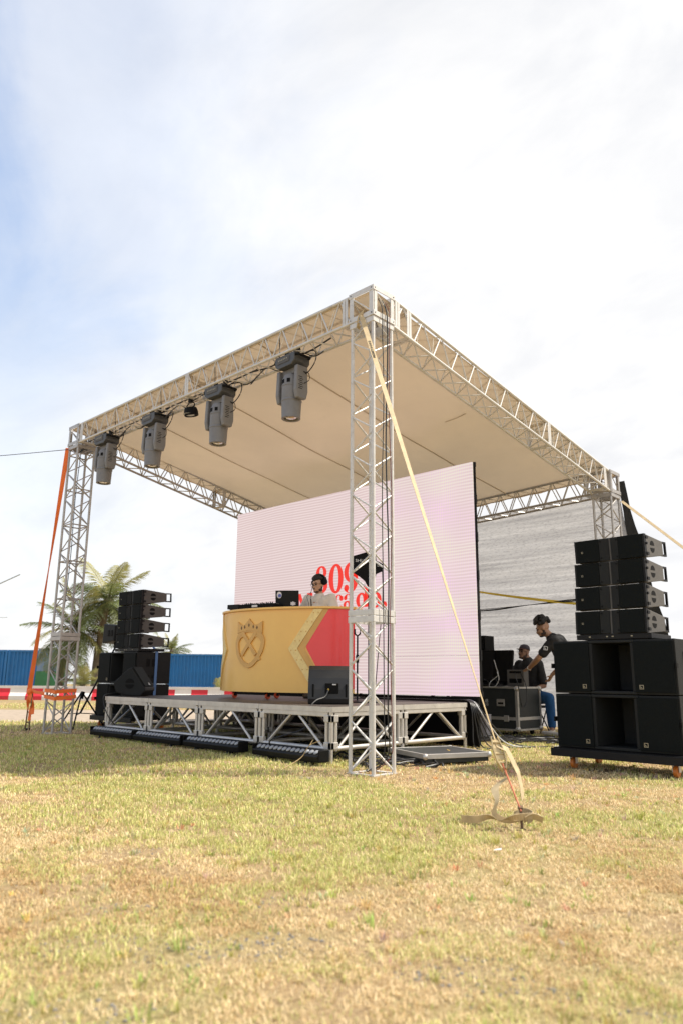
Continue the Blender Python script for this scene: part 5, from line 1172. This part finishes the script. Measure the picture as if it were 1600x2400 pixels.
def face_bits(o, loc, c, m, k, hairc, glasses=True, beard=True, lip=(.30, .12, .09)):
    loc = Vector(loc)
    def W(f, l, u): return c+m @ Vector((f, l, u))*k-loc
    for s in (-1, 1):
        MB().ell(W(.080, s*.031, .004), (.012*k, .014*k, .009*k), 10, 8, m).build('eye', M('eye_dark', (.02, .014, .012), .2), o, True)
        MB().tube([W(.088, s*.015, .022), W(.094, s*.032, .030), W(.080, s*.052, .024)], .0055*k, 5).build('eyebrow', hairc, o)
    MB().ell(W(.100, 0, -.066), (.007*k, .022*k, .006*k), 10, 6, m).build('lips', M('lips_'+str(lip[0]), lip, .5), o, True)
    if beard:
        g = MB(); e = lambda f, l, u, a, b, d: g.ell(W(f, l, u), (a*k, b*k, d*k), 12, 8, m)
        e(.050, 0, -.100, .045, .046, .024); 
        for s in (-1, 1): e(.016, s*.054, -.080, .042, .013, .026); e(.0, s*.0655, -.045, .018, .007, .026)
        e(.101, 0, -.050, .010, .028, .0055); g.build('beard', M('short_beard', (.06, .035, .025), .8), o, True)
    if glasses:
        gl = M('glasses_frame', (.015, .013, .012), .3)
        for s in (-1, 1):
            g = MB(); g.tube([W(.106, s*.034+.025*math.cos(t), .002+.020*math.sin(t)) for t in [2*math.pi*i/14 for i in range(15)]], .0025*k, 5); g.tube([W(.104, s*.059, .008), W(.0, s*.082, .008)], .0022*k, 5)
            if s == 1: g.tube([W(.110, -.01, .006), W(.110, .01, .006)], .0022*k, 5)
            g.build('glasses', gl, o)
HAIR = M('black_hair', (.010, .008, .007), .65, 0, .3, 60, .8, 120)
def V3(*a): return Vector(a)
# ---- dj behind the booth
loc = V3(-3.29, 2.48, SH); F = V3(.22, -.97, 0).normalized(); Lf = V3(-F.y, F.x, 0)
def B(f, l, z): return loc+F*f+Lf*l+V3(0, 0, z)
SK = skin_mat('skin_tan', (.52, .31, .20)); g = MB()
for s in (-1, 1):
    limb(g, [(B(0, s*.095, .92), .095), (B(.015, s*.10, .50), .062), (B(-.02, s*.105, .09), .042)]); g.ell(B(.05, s*.11, .04), (.05, .05, .035), 12, 8); limb(g, [(B(.0, s*.11, .05), .04), (B(.14, s*.12, .035), .035)])
    el_ = B(.07, s*.315, 1.17); wr = B(.27, s*.20 if s < 0 else .24, 1.20)
    limb(g, [(B(-.01, s*.215, 1.50), .055), (el_, .042), (wr, .030)]); hand(g, wr, B(.5, s*.14, 1.16)-wr, V3(0, 0, -1), 1.0, .5)
limb(g, [(B(0, 0, .95), .13), (B(0, 0, 1.12), .125), (B(0, 0, 1.38), .135), (B(-.01, 0, 1.49), .09), (B(-.005, 0, 1.56), .060), (B(.015, 0, 1.62), .054)])
for s in (-1, 1): limb(g, [(B(0, s*.05, 1.20), .115), (B(0, s*.10, 1.43), .10), (B(-.01, s*.20, 1.50), .06)])
hc = B(.03, 0, 1.715); hm = rotm(V3(.02, -.98, -.13), V3(0, 0, 1)); head(g, hc, hm, 1.04)
dj = organic('person', g, SK, None, loc, .009, 3); tag(dj, 'man in a cream shirt and glasses with headphones standing behind the gold booth', 'person')
face_bits(dj, loc, hc, hm, 1.04, HAIR, True, True)
g = MB(); CR = M('cream_cotton', (.72, .66, .56), .85, 0, .06, 8, .5, 45)
limb(g, [(B(0, 0, .86), .15), (B(0, 0, 1.05), .145), (B(.005, 0, 1.33), .155), (B(-.005, 0, 1.48), .11), (B(-.01, 0, 1.535), .078)])
for s in (-1, 1):
    limb(g, [(B(0, s*.06, .88), .125), (B(.005, s*.065, 1.15), .13), (B(0, s*.11, 1.43), .115), (B(-.01, s*.215, 1.50), .074)]); limb(g, [(B(-.01, s*.215, 1.50), .078), (B(.03, s*.28, 1.32), .080), (B(.06, s*.31, 1.20), .080)])
organic('shirt', g, CR, dj, loc, .011, 3, .018, .07)
g = MB()
for s in (-1, 1): limb(g, [(B(0, s*.085, .93), .115), (B(.01, s*.10, .50), .085), (B(-.01, s*.105, .10), .07)])
organic('trousers', g, M('dark_trousers', (.03, .03, .035), .85, 0, .1, 8), dj, loc, .014, 3)
for s in (-1, 1): g = MB(); limb(g, [(B(-.03, s*.11, .045), .048), (B(.08, s*.115, .04), .046), (B(.17, s*.12, .035), .038)]); organic('shoe', g, M('shoe_canvas', (.10, .10, .09), .8), dj, loc, .01, 2)
g = MB(); rs = random.Random(2)
for i in range(46):
    a = rs.uniform(0, 6.28); t = rs.uniform(0, 1.25); p = V3(-.02+.10*math.cos(a)*math.sin(t), .082*math.sin(a)*math.sin(t), .045+.088*math.cos(t)); r = rs.uniform(.022, .036)
    if p.x > .065 and p.z < .075: continue
    g.ell(hc+hm @ p*1.06, (r, r, r), 8, 6)
organic('hair', g, HAIR, dj, loc, .008, 1, .012)
g = MB()
for s in (-1, 1): g.lathe([(.02, -.03), (.05, -.03), (.054, 0), (.045, .03), (.02, .034)], hc+hm @ V3(-.025, s*.100, .035)*1.04-loc, 16, hm @ Matrix.Rotation(R(-90*s), 3, 'X'))
g.tube([hc+hm @ V3(-.035, .105*math.cos(t), .045+.105*math.sin(t))*1.06-loc for t in [math.pi*i/14 for i in range(15)]], .011, 6)
hp = g.build('headphones', BLACK, dj, True)
g = MB(); g.tube([p-loc for p in spline([hc+hm @ V3(0, -.125, .02), hc+hm @ V3(.04, -.13, -.10), B(.19, -.10, 1.52), B(.215, -.05, 1.40), B(.26, -.02, 1.25)], 8)], .004, 5); g.build('headphone_lead', RUB, dj)
g = MB(); a = Vector((-2.98, 2.02, CT)); g.tube([a, a+V3(-.012, -.005, .16)], .009, 7); g.tube(spline([a+V3(-.012, -.005, .16), a+V3(-.03, .02, .28), a+V3(-.05, .1, .4)], 5), .003, 5)
tag(g.build('microphone', BLKM, None, True), 'thin black gooseneck microphone standing on the booth in front of the man', 'microphone')
# ---- standing technician beside the road case
loc = V3(-.62, 5.62, 0); F = V3(-.93, -.36, 0).normalized(); Lf = V3(-F.y, F.x, 0)
SK2 = skin_mat('skin_olive', (.40, .22, .135)); g = MB()
hip = V3(-.66, 5.60, .98); chest = V3(-.92, 5.51, 1.47); neck = V3(-1.035, 5.46, 1.60); hc = V3(-1.12, 5.42, 1.715)
for s in (-1, 1):
    h_ = hip+Lf*s*.095; kn = V3(-.66, 5.60, .52)+Lf*s*.12+F*.05; an = V3(-.62, 5.62, .09)+Lf*s*.13
    limb(g, [(h_, .10), (kn, .062), (an, .044)]); limb(g, [(an, .045), (an+F*.15+V3(0, 0, -.05), .036)])
limb(g, [(hip, .14), (lerp(hip, chest, .5), .135), (chest, .14), (lerp(chest, neck, .7), .085), (neck, .062), (lerp(neck, hc, .55), .058)])
for s in (-1, 1): limb(g, [(lerp(hip, chest, .45)+Lf*s*.06, .115), (chest+Lf*s*.09, .105), (chest+Lf*s*.185+V3(-.02, 0, .06), .062)])
shl = chest+Lf*.20+V3(-.03, 0, .05); ell_ = V3(-1.13, 5.26, 1.24); wrl = V3(-1.44, 5.47, 1.075)
limb(g, [(shl, .060), (lerp(shl, ell_, .5), .054), (ell_, .045), (lerp(ell_, wrl, .35), .046), (wrl, .031)]); hand(g, wrl, V3(-.24, .16, -.045), V3(0, 0, -1), 1.02, .25)
shr = chest-Lf*.20+V3(-.02, 0, .05); elr = V3(-.98, 5.78, 1.16); wrr = V3(-1.15, 5.70, .98); limb(g, [(shr, .058), (elr, .044), (wrr, .031)]); hand(g, wrr, V3(-.1, -.05, -.2), V3(-.6, 0, -.2), 1.0, .6)
hm = rotm(V3(-.85, -.40, -.36), V3(0, 0, 1)); head(g, hc, hm, 1.05)
p2 = organic('person', g, SK2, None, loc, .009, 3); tag(p2, 'standing man in a black shirt leaning over the road case', 'person')
face_bits(p2, loc, hc, hm, 1.05, HAIR, False, True)
BK = M('black_cotton', (.016, .016, .018), .85, 0, .15, 8, .5, 45); g = MB()
limb(g, [(hip, .165), (lerp(hip, chest, .5), .155), (chest, .155), (lerp(chest, neck, .6), .10)])
for s in (-1, 1): limb(g, [(hip+Lf*s*.05, .135), (lerp(hip, chest, .5)+Lf*s*.06, .135), (chest+Lf*s*.10, .120), (chest+Lf*s*.19+V3(-.02, 0, .055), .078)])
limb(g, [(shl, .080), (lerp(shl, ell_, .40), .080), (lerp(shl, ell_, .72), .076)]); limb(g, [(shr, .078), (lerp(shr, elr, .7), .074)])
organic('shirt', g, BK, p2, loc, .011, 3, .02, .07)
q = lerp(shl, ell_, .5)+V3(.35, -.87, .1).normalized()*.083-loc
WHP = M('print_white', (.7, .7, .7), .5); bdir = V3(.35, -.87, .1).normalized(); bax = V3(.87, .38, -.1).normalized(); badge(p2, q, .062, bax, bdir.cross(bax)*-1 if bdir.cross(bax).z < 0 else bdir.cross(bax), bdir, WHP)
g = MB()
for s in (-1, 1): limb(g, [(hip+Lf*s*.09, .125), (V3(-.66, 5.60, .52)+Lf*s*.12+F*.05, .088), (V3(-.62, 5.62, .12)+Lf*s*.13, .07)])
organic('trousers', g, M('dark_trousers', (.03, .03, .035), .85, 0, .1, 8), p2, loc, .014, 3)
for s in (-1, 1): g = MB(); an = V3(-.62, 5.62, .045)+Lf*s*.13; limb(g, [(an-F*.04, .048), (an+F*.08, .046), (an+F*.17, .036)]); organic('shoe', g, BLACK, p2, loc, .01, 2)
g = MB(); rs = random.Random(5)
for i in range(90):
    a = rs.uniform(0, 6.28); t = rs.uniform(0, 1.55); p = V3(-.02+.112*math.cos(a)*math.sin(t), .086*math.sin(a)*math.sin(t), .060+.125*math.cos(t)); r = rs.uniform(.020, .036)
    if p.x > .03 and p.z < .105: continue
    if p.z < .045 and p.x > -.01: continue
    g.ell(hc+hm @ p*1.08, (r, r, r), 8, 6)
organic('hair', g, HAIR, p2, loc, .008, 1, .014)
g = MB(); d_ = (ell_-wrl).normalized(); a = wrl+d_*.02-loc; g.cyl(a, a+d_*.022, .036, .037, 14); g.build('wristband', M('white_wristband', (.7, .68, .62), .6), p2)
# ---- seated technician with cap behind the road case
loc = V3(-1.95, 6.42, 0); F = V3(-.12, -.99, 0).normalized(); Lf = V3(-F.y, F.x, 0)
SK3 = skin_mat('skin_brown', (.27, .14, .085)); g = MB()
hip = V3(-1.95, 6.45, .60); chest = V3(-1.96, 6.40, 1.12); neck = V3(-1.98, 6.375, 1.27); hc = V3(-2.02, 6.345, 1.375)
limb(g, [(hip, .14), (lerp(hip, chest, .5), .135), (chest, .14), (lerp(chest, neck, .6), .09), (neck, .060), (lerp(neck, hc, .6), .056)])
knl = V3(-1.50, 6.22, .60); anl = V3(-1.50, 6.27, .10); knr = V3(-2.2, 6.28, .58); anr = V3(-2.2, 6.3, .1)
for h_, kn, an in ((hip+V3(.12, 0, 0), knl, anl), (hip+V3(-.12, 0, 0), knr, anr)): limb(g, [(h_, .10), (kn, .065), (an, .045)]); limb(g, [(an, .045), (an+V3(.05, -.15, -.05), .036)])
for s in (-1, 1):
    limb(g, [(lerp(hip, chest, .5)+Lf*s*.06, .115), (chest+Lf*s*.09, .105), (chest+Lf*s*.19+V3(0, 0, .055), .060)])
sl = chest+V3(.20, 0, .05); e1 = V3(-1.66, 6.36, .80); w1 = V3(-1.72, 6.20, .76); limb(g, [(sl, .056), (e1, .043), (w1, .030)]); hand(g, w1, V3(.12, -.15, -.05), V3(0, 0, -1), 1.0, .5)
sr = chest+V3(-.20, 0, .05); e2 = V3(-2.27, 6.30, .82); w2_ = V3(-2.12, 6.14, .84); limb(g, [(sr, .056), (e2, .043), (w2_, .030)]); hand(g, w2_, V3(.1, -.15, -.02), V3(0, 0, -1), 1.0, .5)
hm = rotm(V3(-.22, -.96, .14), V3(0, 0, 1)); head(g, hc, hm, 1.03)
p3 = organic('person', g, SK3, None, loc, .009, 3); tag(p3, 'seated man in a cap and glasses behind the road case', 'person')
face_bits(p3, loc, hc, hm, 1.03, HAIR, True, True, (.20, .08, .06))
g = MB(); limb(g, [(hip, .16), (lerp(hip, chest, .5), .155), (chest, .155), (lerp(chest, neck, .5), .105)])
for s in (-1, 1): limb(g, [(hip+Lf*s*.05, .13), (lerp(hip, chest, .5)+Lf*s*.06, .132), (chest+Lf*s*.10, .118), (chest+Lf*s*.195+V3(0, 0, .05), .076)])
limb(g, [(sl, .076), (lerp(sl, e1, .85), .068)]); limb(g, [(sr, .076), (lerp(sr, e2, .7), .070)]); organic('shirt', g, BK, p3, loc, .011, 3, .02, .07)
g = MB()
for h_, kn, an in ((hip+V3(.12, 0, 0), knl, anl), (hip+V3(-.12, 0, 0), knr, anr)): limb(g, [(h_, .125), (kn, .088), (lerp(kn, an, .9), .070)])
organic('jeans', g, M('blue_denim', (.015, .09, .26), .85, 0, .2, 10, .4, 80), p3, loc, .013, 3)
for an in (anl, anr): g = MB(); limb(g, [(an+V3(-.01, .03, -.05), .05), (an+V3(.03, -.08, -.055), .047), (an+V3(.06, -.18, -.06), .038)]); organic('shoe', g, M('white_trainer', (.62, .58, .48), .6), p3, loc, .01, 2)
CAPM = M('dark_cap', (.045, .035, .05), .8, 0, .3, 30); g = MB()
g.lathe([(.001, .118), (.05, .11), (.082, .085), (.096, .04), (.098, .025), (.094, .025)], hc+hm @ V3(-.012, 0, .025)-loc, 22, hm @ Matrix.Rotation(R(-6), 3, 'Y'))
g.build('cap', CAPM, p3, True)
pp = [(.08+.085*math.cos(t), .078*math.sin(t)) for t in [math.pi*(-.5+i/14) for i in range(15)]]
MB().prism(pp, hc+hm @ V3(-.01, 0, .052)-loc, hm @ V3(1, 0, -.12), hm @ V3(0, 1, 0), hm @ V3(0, 0, .008)).build('cap_brim', M('cap_brim_maroon', (.07, .02, .025), .8), p3)
o = thing('stool', 'dark folding stool under the seated man', 'stool', (-1.95, 6.48, 0)); MB().box((0, 0, .44), (.40, .36, .04)).build('seat', BLACK, o, bevel=.01)
for sx in (-1, 1):
    for sy in (-1, 1): bar('leg', (sx*.17, sy*.15, .42), (sx*.2, -sy*.17, 0), .011, BLKM, o)
